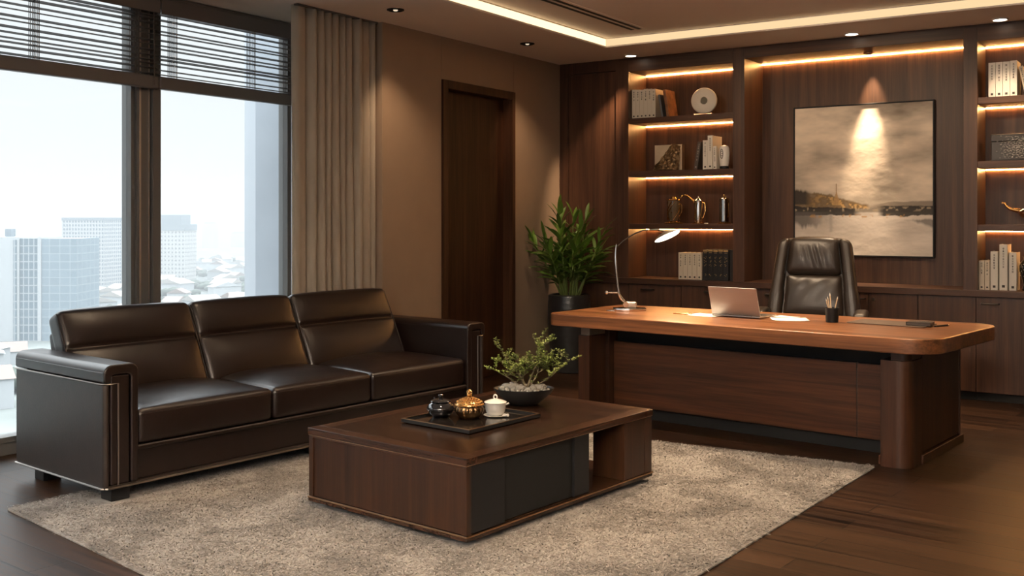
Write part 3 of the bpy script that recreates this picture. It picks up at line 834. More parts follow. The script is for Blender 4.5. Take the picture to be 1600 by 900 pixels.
    ca = me.color_attributes.new('pigment', 'FLOAT_COLOR', 'POINT')
    ca.data.foreach_set('color', np.concatenate([img, np.ones((NZ, NX, 1))], -1).astype(np.float32).ravel())
    m, tt, b = nodes_of('oil_paint')
    at = tt.nodes.new('ShaderNodeAttribute'); at.attribute_name = 'pigment'
    tt.links.new(at.outputs['Color'], b.inputs['Base Color']); b.inputs['Roughness'].default_value = 0.6; b.inputs['Specular IOR Level'].default_value = 0.25
    me.materials.append(m)
    o = bpy.data.objects.new('canvas', me); COL.objects.link(o); o.parent = t
    sd = o.modifiers.new('thickness', 'SOLIDIFY'); sd.thickness = 0.02; sd.offset = -1
    MB().box(-w2 + 0.01, w2 - 0.01, -0.012, -0.002, 0.01, H - 0.01).build('backing', M_MATTBLACK, t)
painting()

# ================================================================== THE SEATING GROUP
# rug
def rug():
    c0 = (-3.55, 3.9)
    q = [(-5.037, 2.284), (-1.93, 2.10), (-2.116, 5.786), (-5.04, 5.27)]
    t = thing('rug', 'large mottled beige shag rug under the coffee table and sofa front', 'rug', W(*c0), -TH)
    loc = [(v - c0[0], u - c0[1]) for v, u in q]
    m = rug_material('rug_weave', False)
    MB().prism(round_pts(loc, [0.02] * 4, 3), 0.0, 0.009, 'z', 0.003).build('backing', m, t)
    N = 190000
    r = np.random.RandomState(5)
    a, b = 0.005 + 0.990 * r.rand(N), 0.005 + 0.990 * r.rand(N)
    P = np.array(loc)
    base = (P[0] * ((1 - a) * (1 - b))[:, None] + P[1] * (a * (1 - b))[:, None] + P[2] * (a * b)[:, None] + P[3] * ((1 - a) * b)[:, None])
    feet = [(-4.795, 2.71), (-4.795, 5.21), (-4.795, 4.0)] + [(-3.42 + x, 3.96 + y) for x in (-0.4, 0.4) for y in (-0.6, 0.6)]
    keep = np.ones(N, bool)
    for fv, fu in feet:      # the pile is pressed flat under the furniture feet
        keep &= ~((np.abs(base[:, 0] - (fv - c0[0])) < 0.12) & (np.abs(base[:, 1] - (fu - c0[1])) < 0.12))
    base = base[keep]; N = len(base)
    ang = r.rand(N) * 2 * np.pi; ln = 0.026 + 0.024 * r.rand(N); wd = 0.0021 + 0.0013 * r.rand(N)
    dx, dy = np.cos(ang), np.sin(ang)
    ang2 = ang + r.normal(0, 0.8, N)
    ex, ey = np.cos(ang2), np.sin(ang2)
    h1 = 0.005 + 0.005 * r.rand(N); h2 = h1 * (0.3 + 0.8 * r.rand(N))
    z0 = np.full(N, 0.0085)
    def pt(x, y, z): return np.stack([x, y, z], -1)
    nx, ny = -dy * wd, dx * wd
    X, Y = base[:, 0], base[:, 1]
    mx_, my_ = X + dx * ln * 0.45, Y + dy * ln * 0.45
    tx, ty = mx_ + ex * ln * 0.55, my_ + ey * ln * 0.55
    V = np.stack([pt(X - nx, Y - ny, z0), pt(X + nx, Y + ny, z0), pt(mx_ + nx, my_ + ny, z0 + h1), pt(mx_ - nx, my_ - ny, z0 + h1), pt(tx + nx * 0.5, ty + ny * 0.5, z0 + h2), pt(tx - nx * 0.5, ty - ny * 0.5, z0 + h2)], 1).reshape(-1, 3)
    i6 = (np.arange(N) * 6)[:, None]
    F = np.stack([i6 + np.array([0, 1, 2, 3]), i6 + np.array([3, 2, 4, 5])], 1).reshape(-1, 4)
    me = bpy.data.meshes.new('pile')
    me.vertices.add(len(V)); me.vertices.foreach_set('co', V.astype(np.float32).ravel())
    me.loops.add(F.size); me.loops.foreach_set('vertex_index', F.astype(np.int32).ravel())
    me.polygons.add(len(F)); me.polygons.foreach_set('loop_start', (np.arange(len(F)) * 4).astype(np.int32))
    me.update(calc_edges=True); me.validate()
    me.materials.append(rug_material('rug_pile', True))
    o = bpy.data.objects.new('pile', me); COL.objects.link(o); o.parent = t
    o['kind'] = 'stuff'
rug()

# sofa
def sofa():
    t = thing('sofa', 'three seat dark brown leather sofa with steel trim in front of the windows', 'sofa', W(-5.155, 4.0), -TH)
    L = 1.40
    fr = MB()
    fr.box(-0.44, 0.425, -1.225, 1.225, 0.10, 0.265, 0.006)
    fr.build('seat_frame', M_LEATHER, t)
    MB().tube([(0.437, -1.222, 0.262), (0.437, 1.222, 0.262)], 0.014, 12).build('front_rail', M_LEATHER, t)
    # arms
    for s, nm in ((-1, 'near'), (1, 'far')):
        a = MB()
        pr = [(-1.405, 0.600), (-1.405, 0.690), (-1.222, 0.690), (-1.222, 0.10), (-1.262, 0.10), (-1.262, 0.640), (-1.368, 0.640), (-1.368, 0.600)]
        pr = round_pts(pr, [0.016, 0.042, 0.042, 0.014, 0.014, 0.022, 0.022, 0.016], 7)
        pr = [(y * -s, z) for y, z in pr] if s > 0 else pr
        a.prism(pr, -0.465, 0.460, 'x', 0.009, 3)
        arm = a.build('arm', M_LEATHER, t, 50)
        p = MB(); y0, y1 = sorted((-1.366 * -s if s > 0 else -1.366, -1.264 * -s if s > 0 else -1.264))
        p.box(-0.42, 0.452, y0, y1, 0.10, 0.638, 0.010, 3)
        p.build('front_panel', M_LEATHER, arm)
        y0, y1 = sorted((1.402 * s, 1.368 * s))
        o = MB().prism(round_pts([(-0.462, y0), (0.452, y0), (0.452, y1), (-0.462, y1)] , [0.008, 0.03 if s > 0 else 0.03, 0.03, 0.008], 5), 0.098, 0.592, 'z', 0.003)
        o.build('side_panel', M_SOFASIDE, arm)
        tr = MB(); ye = 1.4045 * s; yi = 1.330 * s
        tr.tube([(-0.462, ye, 0.597), (0.425, ye, 0.597), (0.452, 1.385 * s, 0.597), (0.457, 1.375 * s, 0.597), (0.4575, yi, 0.597), (0.4575, yi, 0.10)], 0.0042, 8)
        tr.build('steel_trim', M_TRIM, arm)
        e = MB()
        e.tube([(-0.44, 1.376 * s, 0.668), (0.40, 1.376 * s, 0.668)], 0.0001, 4)
        e.bm.clear()
        e.tube([(-0.45, 1.4035 * s, 0.652), (0.445, 1.4035 * s, 0.652)], 0.0028, 6)
        e.build('piping', M_LEATHER, arm)
        MB().tube([(-0.45, 1.2235 * s, 0.652), (0.445, 1.2235 * s, 0.652)], 0.0028, 6).build('piping', M_LEATHER, arm)
    # steel line round the base
    b = MB()
    pts = [(-0.46, -1.405), (0.43, -1.405), (0.456, -1.38), (0.456, 1.38), (0.43, 1.405), (-0.46, 1.405)]
    for (p, q) in zip(pts, pts[1:]): b.tube([(p[0], p[1], 0.088), (q[0], q[1], 0.088)], 0.0055, 8)
    b.build('base_trim', M_TRIM, t)
    MB().box(-0.455, 0.448, -1.398, 1.398, 0.082, 0.100, 0.004).build('base_board', M_SOFASIDE, t)
    # seat cushions
    ys = [-1.219, -0.385, 0.362, 1.219]
    for k in range(3):
        y0, y1 = ys[k] + 0.002, ys[k + 1] - 0.002
        def crown(p, u):
            if u.z > 0: p.z += 0.038 * (1 - u.x ** 2) * (1 - abs(u.y) ** 3) * u.z
            p.x += 0.010 * (1 - u.y ** 2) * max(0, u.x) * (1 - u.z ** 2)
            return p
        c = MB().pad(-0.33, 0.445, y0, y1, 0.272, 0.452, 0.032, 12, crown)
        co = c.build('seat_cushion', M_LEATHER, t, 180)
        def edge(x, y):
            return (x, y, 0.432)
        pp = MB().tube([(0.443, y0 + 0.02, 0.424), (0.449, (y0 + y1) / 2, 0.426), (0.443, y1 - 0.02, 0.424)], 0.0035, 8)
        pp.build('piping', M_LEATHER, co)
    # back cushions, leaning
    yb = [-1.255, -0.43, 0.325, 1.185]
    lean = math.atan2(0.22, 0.46)
    for k in range(3):
        y0, y1 = yb[k] + 0.003, yb[k + 1] - 0.003
        def bend(p, u):
            # local: x thickness, z height; a stitched fold a little above the middle
            if u.x > 0:
                fold = math.exp(-((p.z - 0.300) / 0.011) ** 2)
                belly = 0.030 * max(0, 1 - ((p.z - 0.15) / 0.16) ** 2) + 0.026 * max(0, 1 - ((p.z - 0.41) / 0.12) ** 2)
                p.x += (belly * (1 - abs(u.y) ** 4) - 0.018 * fold) * u.x
            if u.z > 0: p.z += 0.012 * (1 - u.y ** 4) * u.z ** 4
            return p
        m = Matrix.Translation((-0.085, 0, 0.435)) @ Matrix.Rotation(-lean, 4, 'Y')
        c = MB().pad(-0.135, 0.0, y0, y1, 0.0, 0.525, 0.034, (6, 16, 44), bend, m)
        co = c.build('back_cushion', M_LEATHER, t, 180)
        MB().tube([m @ Vector((-0.014, y0 + 0.02, 0.300)), m @ Vector((-0.012, (y0 + y1) / 2, 0.300)), m @ Vector((-0.014, y1 - 0.02, 0.300))], 0.0035, 6).build('stitched_seam', M_LEATHER, co)
        for yy in (y0 + 0.004, y1 - 0.004):
            e = MB(); e.tube([m @ Vector((-0.012, yy, 0.03)), m @ Vector((-0.010, yy, 0.30)), m @ Vector((-0.018, yy, 0.505))], 0.004, 8)
            e.build('piping', M_LEATHER, co)
    m = Matrix.Translation((-0.255, 0, 0.38)) @ Matrix.Rotation(-lean * 0.55, 4, 'Y')
    MB().pad(-0.09, -0.0, -1.235, 1.165, 0.0, 0.42, 0.02, 8, None, m).build('back_frame', M_LEATHER, t, 60)
    MB().box(-0.455, -0.30, -1.225, 1.225, 0.10, 0.62, 0.02, 3).build('rear_panel', M_SOFASIDE, t)
    for x, y, z0 in ((0.36, -1.29, 0.0095), (0.36, 1.21, 0.0095), (-0.33, -1.29, 0.0), (-0.33, 1.29, 0.0), (0.36, 0.0, 0.0095)):
        MB().box(x - 0.05, x + 0.05, y - 0.05, y + 0.05, z0, 0.083, 0.005).build('foot', M_BLACK, t)
sofa()

# coffee table
def coffee_table():
    z0 = 0.036; H = 0.393
    t = thing('coffee_table', 'low walnut coffee table with black sliding fronts on the rug', 'table', W(-3.42, 3.96), -TH)
    hx, hy = 0.517, 0.738
    MB().box(-hx + 0.07, hx - 0.07, -hy + 0.07, hy - 0.07, H - 0.032, H - 0.0005, 0.001).build('tabletop', M_TAB_TOP, t)
    rim = MB().box(-hx, hx, -hy, -hy + 0.069, H - 0.032, H, 0.0025); rim.build('top_border', M_TAB_BANDX, t)
    rim = MB().box(-hx, hx, hy - 0.069, hy, H - 0.032, H, 0.0025); rim.build('top_border', M_TAB_BANDX, t)
    rim = MB().box(-hx, -hx + 0.069, -hy + 0.07, hy - 0.07, H - 0.032, H, 0.0025); rim.build('top_border', M_TAB_BAND, t)
    rim = MB().box(hx - 0.069, hx, -hy + 0.07, hy - 0.07, H - 0.032, H, 0.0025)
    rim.build('top_border', M_TAB_BAND, t)
    # fine bronze line below the top
    q = MB(); zz = H - 0.036
    q.box(-hx + 0.003, hx - 0.003, -hy + 0.003, hy - 0.003, zz, zz + 0.0035)
    q.build('trim_line', M_COPPER, t)
    # end panel with posts
    e = MB(); e.box(-hx + 0.03, hx - 0.03, -hy + 0.012, -hy + 0.035, z0 + 0.028, zz, 0.002); e.build('end_panel', M_TAB_Z, t)
    for x0, x1 in ((-hx + 0.004, -hx + 0.034), (hx - 0.034, hx - 0.004)):
        MB().box(x0, x1, -hy + 0.004, -hy + 0.035, z0 + 0.028, zz, 0.0025).build('corner_post', M_TAB_Z, t)
    MB().box(-hx + 0.034, hx - 0.034, -hy + 0.004, -hy + 0.034, zz - 0.010, zz, 0.001).build('end_rail', M_TAB_BANDX, t)
    MB().box(-hx + 0.004, hx - 0.004, hy - 0.30, hy - 0.275, z0 + 0.028, zz, 0.002).bm.free()
    # far leg block
    MB().box(hx - 0.20, hx - 0.005, hy - 0.268, hy - 0.076, z0 + 0.028, zz, 0.003).box(hx - 0.20, hx - 0.005, hy - 0.0745, hy - 0.005, z0 + 0.028, zz, 0.003).build('far_post', M_TAB_Z, t)
    MB().box(-hx + 0.005, -hx + 0.20, hy - 0.268, hy - 0.005, z0 + 0.028, zz, 0.003).build('far_post', M_TAB_Z, t)
    # closed black box with sliding fronts
    MB().box(-hx + 0.05, hx - 0.045, -hy + 0.036, 0.115, z0 + 0.028, zz, 0.002).build('storage_box', M_BLACK, t)
    MB().box(hx - 0.044, hx - 0.010, -hy + 0.036, -0.475, z0 + 0.030, zz - 0.002, 0.002).build('sliding_front', M_BLACK, t)
    MB().box(hx - 0.044, hx - 0.028, -0.472, 0.050, z0 + 0.030, zz - 0.002, 0.002).build('sliding_front', M_MATTBLACK, t)
    MB().box(hx - 0.044, hx - 0.016, 0.053, 0.175, z0 + 0.030, zz - 0.002, 0.002).build('sliding_front', M_BLACK, t)
    # base shelf and its steel line
    MB().box(-hx + 0.002, hx - 0.002, -hy + 0.002, hy - 0.002, z0 + 0.004, z0 + 0.028, 0.002).build('base_shelf', M_TAB_BAND, t)
    s = MB(); s.box(-hx - 0.001, hx + 0.001, -hy - 0.001, -hy + 0.01, z0 + 0.020, z0 + 0.028, 0.002); s.box(hx - 0.01, hx + 0.001, -hy + 0.01, hy + 0.001, z0 + 0.020, z0 + 0.028, 0.002)
    s.build('base_line', M_COPPER, t)
    for x in (-0.40, 0.40):
        for y in (-0.60, 0.60):
            MB().box(x - 0.05, x + 0.05, y - 0.05, y + 0.05, 0.0095, z0 + 0.004, 0.003).build('foot', M_BLACK, t)
coffee_table()
TZ = 0.393

# tray and its pots
t = thing('serving_tray', 'flat black lacquer tray with bronze rim on the coffee table', 'tray', W(-3.445, 3.863, TZ), -TH)
MB().box(-0.217, 0.217, -0.262, 0.262, 0.006, 0.012).build('tray_base', plain('black_lacquer', (0.012, 0.010, 0.009), 0.10, coat=0.4, bump=0.02), t)
r_ = MB(); r_.box(-0.226, -0.216, -0.271, 0.271, 0.004, 0.022, 0.001); r_.box(0.216, 0.226, -0.271, 0.271, 0.004, 0.022, 0.001); r_.box(-0.216, 0.216, -0.271, -0.261, 0.004, 0.022, 0.001); r_.box(-0.216, 0.216, 0.261, 0.271, 0.004, 0.022, 0.001)
r_.build('tray_rim', M_MATTBLACK, t)
r2 = MB(); z_ = 0.0222
for x0, x1, y0, y1 in ((-0.2262, -0.2158, -0.2712, 0.2712), (0.2158, 0.2262, -0.2712, 0.2712), (-0.2158, 0.2158, -0.2712, -0.2608), (-0.2158, 0.2158, 0.2608, 0.2712)): r2.box(x0, x1, y0, y1, 0.0205, 0.0228)
r2.build('rim_line', M_COPPER, t)
for x, y in ((-0.2, -0.24), (0.2, -0.24), (-0.2, 0.24), (0.2, 0.24)):
    MB().lathe([(0, 0), (0.009, 0), (0.009, 0.006), (0, 0.006)], (x, y, 0), 16).build('foot', M_MATTBLACK, t)
TT = TZ + 0.0125

t = thing('lidded_pot', 'squat glossy black lidded pot at the sofa side of the tray', 'pot', W(-3.585, 3.785, TT), 0, 'pots on the tray')
MB().lathe([(0, 0), (0.040, 0), (0.043, 0.004), (0.060, 0.020), (0.070, 0.038), (0.070, 0.050), (0.060, 0.064), (0.047, 0.073), (0.045, 0.077), (0.041, 0.077), (0.041, 0.070), (0, 0.070)], n=48).build('body', M_GLAZE, t)
l = MB().lathe([(0, 0.076), (0.050, 0.076), (0.052, 0.079), (0.048, 0.083), (0.030, 0.089), (0.012, 0.093), (0.007, 0.096), (0.007, 0.098), (0.012, 0.102), (0.013, 0.108), (0.008, 0.113), (0, 0.114)], n=40).build('lid', M_GLAZE, t)
h = MB(); h.tube([(-0.046, 0.02, 0.073), (-0.058, 0.026, 0.080), (-0.064, 0.028, 0.086)], 0.004, 8); h.build('lug', M_GLAZE, t)

t = thing('lidded_pot', 'bronze lidded pot with beaded lid between the black pot and the white cup', 'pot', W(-3.452, 3.852, TT), 0.3, 'pots on the tray')
def flute(p):
    a = math.atan2(p.y, p.x); k = 1 + 0.035 * math.cos(18 * a)
    return (p.x * k, p.y * k, p.z)
MB().lathe([(0, 0), (0.046, 0), (0.050, 0.006), (0.062, 0.020), (0.070, 0.036), (0.070, 0.050), (0.064, 0.060), (0.066, 0.066), (0.062, 0.067), (0.060, 0.060), (0, 0.060)], n=108, fn=flute).build('body', plain('dark_bronze', (0.20, 0.115, 0.055), 0.26, 1.0, bump=0.3, bscale=120), t)
lb = MB().lathe([(0, 0.066), (0.068, 0.066), (0.071, 0.069), (0.068, 0.073), (0.056, 0.083), (0.036, 0.092), (0.016, 0.098), (0.009, 0.101), (0, 0.101)], n=72)
for rr, zz, n in ((0.061, 0.079, 26), (0.048, 0.087, 20), (0.034, 0.093, 15), (0.021, 0.0975, 10)):
    for k in range(n):
        a = 2 * PI * k / n + rr * 40
        lb.ball((rr * math.cos(a), rr * math.sin(a), zz), 0.0068, 1)
lid = lb.build('lid', M_BRASS, t)
k_ = MB().lathe([(0.010, 0.099), (0.007, 0.105), (0.012, 0.110), (0.013, 0.115), (0.008, 0.120), (0, 0.122)], n=24)
k_.tube([(0.012 * math.cos(a), 0, 0.127 + 0.012 * math.sin(a)) for a in [2 * PI * i / 18 for i in range(18)]], 0.0035, 8, True)
k_.tube([(0, 0.009 * math.cos(a), 0.126 + 0.010 * math.sin(a)) for a in [2 * PI * i / 18 for i in range(18)]], 0.003, 8, True)
k_.build('knob', M_BRASS, lid)
bd = MB()
for k in range(40):
    a = 2 * PI * k / 40
    bd.ball((0.0705 * math.cos(a), 0.0705 * math.sin(a), 0.0675), 0.0042, 1)
bd.build('beaded_rim', M_BRASS, t)

t = thing('lidded_cup', 'white porcelain lidded cup on the tray beside the bronze pot', 'cup', W(-3.385, 3.975, TT), 0.2, 'pots on the tray')
MB().lathe([(0, 0.004), (0.030, 0.004), (0.036, 0.008), (0.047, 0.020), (0.052, 0.040), (0.054, 0.064), (0.055, 0.068), (0.051, 0.068), (0.049, 0.045), (0.040, 0.015), (0, 0.012)], n=48).build('cup', M_PORC, t)
lid = MB().lathe([(0, 0.068), (0.056, 0.068), (0.0575, 0.0705), (0.054, 0.074), (0.035, 0.081), (0.012, 0.086), (0, 0.0865)], n=44).build('lid', M_PORC, t)
MB().tube([(0.009 * math.cos(a) * 1, 0, 0.0955 + 0.011 * math.sin(a)) for a in [2 * PI * i / 20 for i in range(20)]], 0.0038, 8, True).build('loop_knob', M_PORC, lid)
s_ = MB().lathe([(0, 0), (0.046, 0), (0.058, 0.004), (0.060, 0.006), (0.050, 0.005), (0, 0.004)], n=40); s_.tube([(0.048, -0.012, 0.008), (0.066, -0.018, 0.010), (0.078, -0.021, 0.013)], [0.006, 0.007, 0.008], 10)
s_.build('saucer', M_PORC, t)
e_ = MB(); e_.tube([(0.053, 0.01, 0.060), (0.064, 0.014, 0.064), (0.068, 0.015, 0.066)], 0.004, 8); e_.build('ear', M_PORC, t)

# bonsai
def bonsai():
    rng = random.Random(21)
    t = thing('bonsai', 'small leafy bonsai among pale stones in a black oval bowl', 'plant', W(-3.53, 4.385, TZ), YAW)
    def oval(p): return (p.x * 1.0, p.y * 0.78, p.z)
    MB().lathe([(0, 0), (0.070, 0), (0.078, 0.004), (0.115, 0.030), (0.150, 0.062), (0.166, 0.084), (0.166, 0.088), (0.160, 0.087), (0.142, 0.066), (0.10, 0.045), (0, 0.040)], n=56, fn=oval).build('bowl', plain('black_stoneware', (0.016, 0.015, 0.015), 0.38, bump=0.2, bscale=60), t)
    MB().lathe([(0, 0.074), (0.10, 0.074), (0.150, 0.071)], n=40, fn=oval).build('soil', M_SOIL, t)
    st = MB()
    for k in range(150):
        a = rng.uniform(0, 2 * PI); q = math.sqrt(rng.random()) * 0.140
        rr = rng.uniform(0.006, 0.014)
        st.ball((q * math.cos(a), q * math.sin(a) * 0.78, 0.078 + rr * 0.4 + 0.012 * (1 - q / 0.14)), rr, 1, (1, rng.uniform(0.7, 1), rng.uniform(0.6, 0.9)), None, 0.12)
    for (x, y, r) in ((-0.055, -0.03, 0.034), (-0.095, -0.01, 0.028), (-0.02, -0.055, 0.026), (0.05, -0.045, 0.022), (0.085, -0.02, 0.026), (-0.06, 0.03, 0.030), (0.10, 0.03, 0.02), (-0.12, -0.02, 0.018), (0.02, -0.07, 0.018)):
        st.ball((x, y, 0.080 + r * 0.45), r, 2, (1.1, 0.9, 0.8), None, 0.16)
    o = st.build('stones', plain('pale_stone', (0.24, 0.23, 0.205), 0.85, bump=0.6, bscale=70, vary=0.35, vscale=40), t, 60); o['kind'] = 'stuff'
    tr = MB(); tips = []
    def branch(p, d, ln, r, depth):
        pts = [Vector(p)]; d = Vector(d).normalized()
        n = 5
        for i in range(n):
            d = (d + Vector((rng.uniform(-.22, .22), rng.uniform(-.22, .22), rng.uniform(-.05, .14)))).normalized()
            pts.append(pts[-1] + d * ln / n)
        tr.tube(pts, [r * (1 - 0.6 * i / n) for i in range(n + 1)], 6)
        if depth == 0:
            tips.append((pts, d)); return
        for i in range(3 if depth > 1 else 4):
            q = pts[rng.randint(2, n)]
            a = rng.uniform(0, 2 * PI)
            branch(q, (d * 0.55 + Vector((math.cos(a), math.sin(a) * 0.8, rng.uniform(-0.05, 0.55)))), ln * rng.uniform(0.5, 0.72), r * 0.5, depth - 1)
        tips.append((pts, d))
    base = Vector((0.012, 0, 0.072))
    for d, ln, r in (((-0.15, 0, 1), 0.17, 0.0085), ((-0.85, -0.1, 0.62), 0.17, 0.006), ((0.75, -0.1, 0.75), 0.15, 0.006), ((0.15, 0.2, 1), 0.20, 0.007), ((1.0, -0.15, 0.28), 0.20, 0.0045), ((-0.5, 0.2, 0.9), 0.16, 0.005)):
        branch(base, d, ln, r, 2)
    tr.build('trunk', M_BARK, t)
    lv = MB(); V = []; F = []
    for pts, d in tips:
        for i in range(2, len(pts)):
            for k in range(11):
                p = pts[i] + Vector((rng.uniform(-.006, .006), rng.uniform(-.006, .006), rng.uniform(-.004, .006)))
                a = rng.uniform(0, 2 * PI)
                e = Vector((math.cos(a), math.sin(a), rng.uniform(-0.1, 0.8))).normalized()
                ln = rng.uniform(0.009, 0.017); w = ln * 0.30
                sd = e.cross(Vector((0, 0, 1)));
                sd = sd.normalized() if sd.length > 0.01 else Vector((1, 0, 0))
                n0 = len(V)
                up = sd.cross(e)
                V += [p, p + e * ln * 0.5 + sd * w + up * 0.001, p + e * ln, p + e * ln * 0.5 - sd * w + up * 0.001]
                F.append((n0, n0 + 1, n0 + 2, n0 + 3))
    lv.raw(V, F).build('foliage', M_LEAF2, t, 180)
bonsai()

# ================================================================== DESK AND WHAT STANDS ON IT
DZ_ = 0.75
def desk():
    v0, u0 = -3.06, 6.2
    t = thing('desk', 'long walnut executive desk with rounded corners behind the rug', 'desk', W(v0, u0), -TH)
    L = lambda v, u: (v - v0, u - u0)
    poly = [L(-4.365, 5.675), L(-1.765, 5.675), L(-1.715, 6.86), L(-4.37, 6.60)]
    poly = round_pts(poly, [0.07, 0.20, 0.16, 0.05], 12)
    MB().prism(poly, DZ_ - 0.084, DZ_, 'z', 0.008, 3).build('desktop', M_DESK_X, t)
    # right pedestal: front column with a rounded corner, side panel in a groove
    x0, y0 = L(-2.108, 5.838); x1, y1 = L(-1.945, 6.80)
    MB().prism(round_pts([(x0, y0), (x1, y0), (x1, y0 + 0.22), (x0, y0 + 0.22)], [0.004, 0.085, 0.002, 0.002], 10), 0.0, 0.605, 'z', 0.003).build('column', M_DESK_Z, t)
    MB().prism(round_pts([(x0 + 0.055, y0 + 0.010), (x1 - 0.006, y0 + 0.010), (x1 - 0.006, y0 + 0.22), (x0 + 0.055, y0 + 0.22)], [0.003, 0.08, 0.002, 0.002], 10), 0.606, DZ_ - 0.084, 'z', 0.002).build('column_neck', M_DESK_Z, t)
    pd = MB().box(x0 + 0.02, x1 - 0.022, y0 + 0.22, y1 - 0.01, 0.05, DZ_ - 0.084, 0.002); pd.build('pedestal', M_DESK_Z, t)
    MB().box(x1 - 0.022, x1 - 0.004, y0 + 0.232, y1 - 0.035, 0.062, 0.622, 0.003).build('side_panel', M_DESK_Z, t)
    MB().box(x1 - 0.022, x1 - 0.002, y1 - 0.030, y1 - 0.008, 0.05, DZ_ - 0.084, 0.003).build('rear_post', M_DESK_Z, t)
    MB().box(x1 - 0.0225, x1 - 0.006, y0 + 0.222, y1 - 0.033, 0.640, DZ_ - 0.084, 0.002).build('top_rail', M_DESK_Z, t)
    MB().prism(round_pts([(x0 - 0.028, y0 + 0.05), (x0 + 0.02, y0 + 0.05), (x0 + 0.02, y0 + 0.20), (x1 - 0.02, y0 + 0.20), (x1 + 0.012, y0 + 0.20), (x1 + 0.012, y1 + 0.012), (x0 - 0.028, y1 + 0.012)], [0.002, 0, 0, 0, 0.004, 0.004, 0.004], 4), 0.0, 0.052, 'z', 0.003).build('plinth', M_DESK_Z, t)
    # left pedestal
    lx0, ly0 = L(-4.232, 5.862); lx1 = lx0 + 0.094
    MB().box(lx0, lx1, ly0, ly0 + 0.205, 0.0, 0.592, 0.004).build('column', M_DESK_Z, t)
    MB().box(lx0 + 0.018, lx1 - 0.002, ly0 + 0.008, ly0 + 0.2, 0.593, DZ_ - 0.084, 0.003).build('column_neck', plain('neck_lacquer', (0.16, 0.13, 0.10), 0.4, bump=0.05), t)
    MB().box(lx0 + 0.006, lx1 + 0.028, ly0 + 0.206, ly0 + 0.74, 0.0, DZ_ - 0.084, 0.003).build('pedestal', M_DESK_Z, t)
    # modesty panel between
    px0 = lx1 + 0.03; py = ly0 + 0.262
    seam = L(-2.352, 0)[0]
    MB().box(px0, seam - 0.003, py, py + 0.022, 0.085, 0.535, 0.0015).build('front_panel', M_DESK_PX, t)
    MB().box(seam + 0.003, x0 + 0.02, py, py + 0.022, 0.085, 0.535, 0.0015).build('front_panel', M_DESK_PX, t)
    MB().box(seam - 0.003, seam + 0.003, py + 0.012, py + 0.02, 0.08, 0.54).build('joint_strip', M_CHROME, t)
    MB().box(px0, x0 + 0.02, py + 0.05, py + 0.09, 0.0, DZ_ - 0.084).build('inner_panel', M_MATTBLACK, t)
desk()

# desk lamp
def desk_lamp():
    t = thing('desk_lamp', 'polished steel desk lamp with lit disc head at the desk left end', 'lamp', W(-4.02, 6.19, DZ_), YAW - 0.0)
    b = MB().prism([(0.125 * math.cos(a) , 0.075 * math.sin(a)) for a in [2 * PI * (k + .5) / 8 for k in range(8)]], 0.0, 0.022, 'z', 0.005)
    b.build('base', M_CHROME, t)
    MB().prism([(-0.115 + 0.05 * math.cos(a), -0.005 + 0.03 * math.sin(a)) for a in [2 * PI * k / 24 for k in range(24)]], 0.0, 0.006, 'z', 0.002).build('base_tongue', M_BRUSHED, t)
    bl = MB().box(-0.03, 0.05, -0.03, 0.03, 0.022, 0.066, 0.014, 3); bl.build('hinge_block', M_BRUSHED, t)
    MB().lathe([(0, -0.034), (0.020, -0.034), (0.022, -0.03), (0.022, 0.03), (0.020, 0.034), (0, 0.034)], n=24, mat=Matrix.Translation((-0.03, 0, 0.045)) @ Matrix.Rotation(R(90), 4, 'X')).build('hinge', M_CHROME, t)
    st = MB().tube([(-0.035, -0.008, 0.06), (-0.060, -0.008, 0.088), (-0.074, -0.008, 0.118), (-0.078, -0.008, 0.140)], 0.010, 12); st.tube([(-0.025, 0.010, 0.06), (-0.048, 0.010, 0.085), (-0.066, 0.010, 0.112)], 0.006, 10)
    st.build('knuckle', M_CHROME, t)
    kn = MB().tube([(-0.072, -0.008, 0.128), (-0.155, -0.008, 0.130)], 0.0055, 10); kn.ball((-0.163, -0.008, 0.130), 0.013, 2)
    kn.build('counterweight', M_CHROME, t)
    arm = MB().tube([(-0.076, -0.008, 0.13), (-0.084, -0.008, 0.19), (-0.094, -0.008, 0.28), (-0.100, -0.008, 0.38), (-0.098, -0.008, 0.44), (-0.093, -0.008, 0.475)], [0.0075, 0.008, 0.0085, 0.008, 0.005, 0.002], 12)
    arm.tube([(-0.070, 0.006, 0.13), (-0.082, 0.006, 0.22), (-0.094, 0.006, 0.32), (-0.097, 0.006, 0.42)], 0.0028, 8)
    arm.build('arm', M_CHROME, t)
    up = MB().tube([(-0.096, -0.006, 0.452), (-0.03, 0.01, 0.505), (0.04, 0.02, 0.548), (0.10, 0.02, 0.572), (0.20, 0.0, 0.576), (0.262, 0.0, 0.558)], [0.0035, 0.004, 0.0045, 0.005, 0.006, 0.007], 10)
    up.build('upper_arm', M_BLACK, t)
    m = Matrix.Translation((0.268, 0.0, 0.528)) @ Matrix.Rotation(R(-22), 4, 'Y') @ Matrix.Rotation(R(-15), 4, 'X')
    MB().lathe([(0, 0.034), (0.030, 0.032), (0.060, 0.024), (0.085, 0.012), (0.098, 0.0), (0.098, -0.003), (0.094, -0.001), (0.0, 0.004)], n=40, mat=m).build('lamp_shade', M_BRUSHED, t)
    MB().lathe([(0, -0.004), (0.088, -0.003), (0.093, -0.001), (0, 0.0)], n=40, mat=m).build('diffuser', glow('lamp_disc', (1, 0.84, 0.62), 9.0), t)
    lamp('lamp_beam', 'SPOT', m @ Vector((0, 0, -0.02)), P_LAMP, WARM, t, m @ Vector((0.05, -0.05, -0.6)), 0.06, 125, 0.8)
desk_lamp()

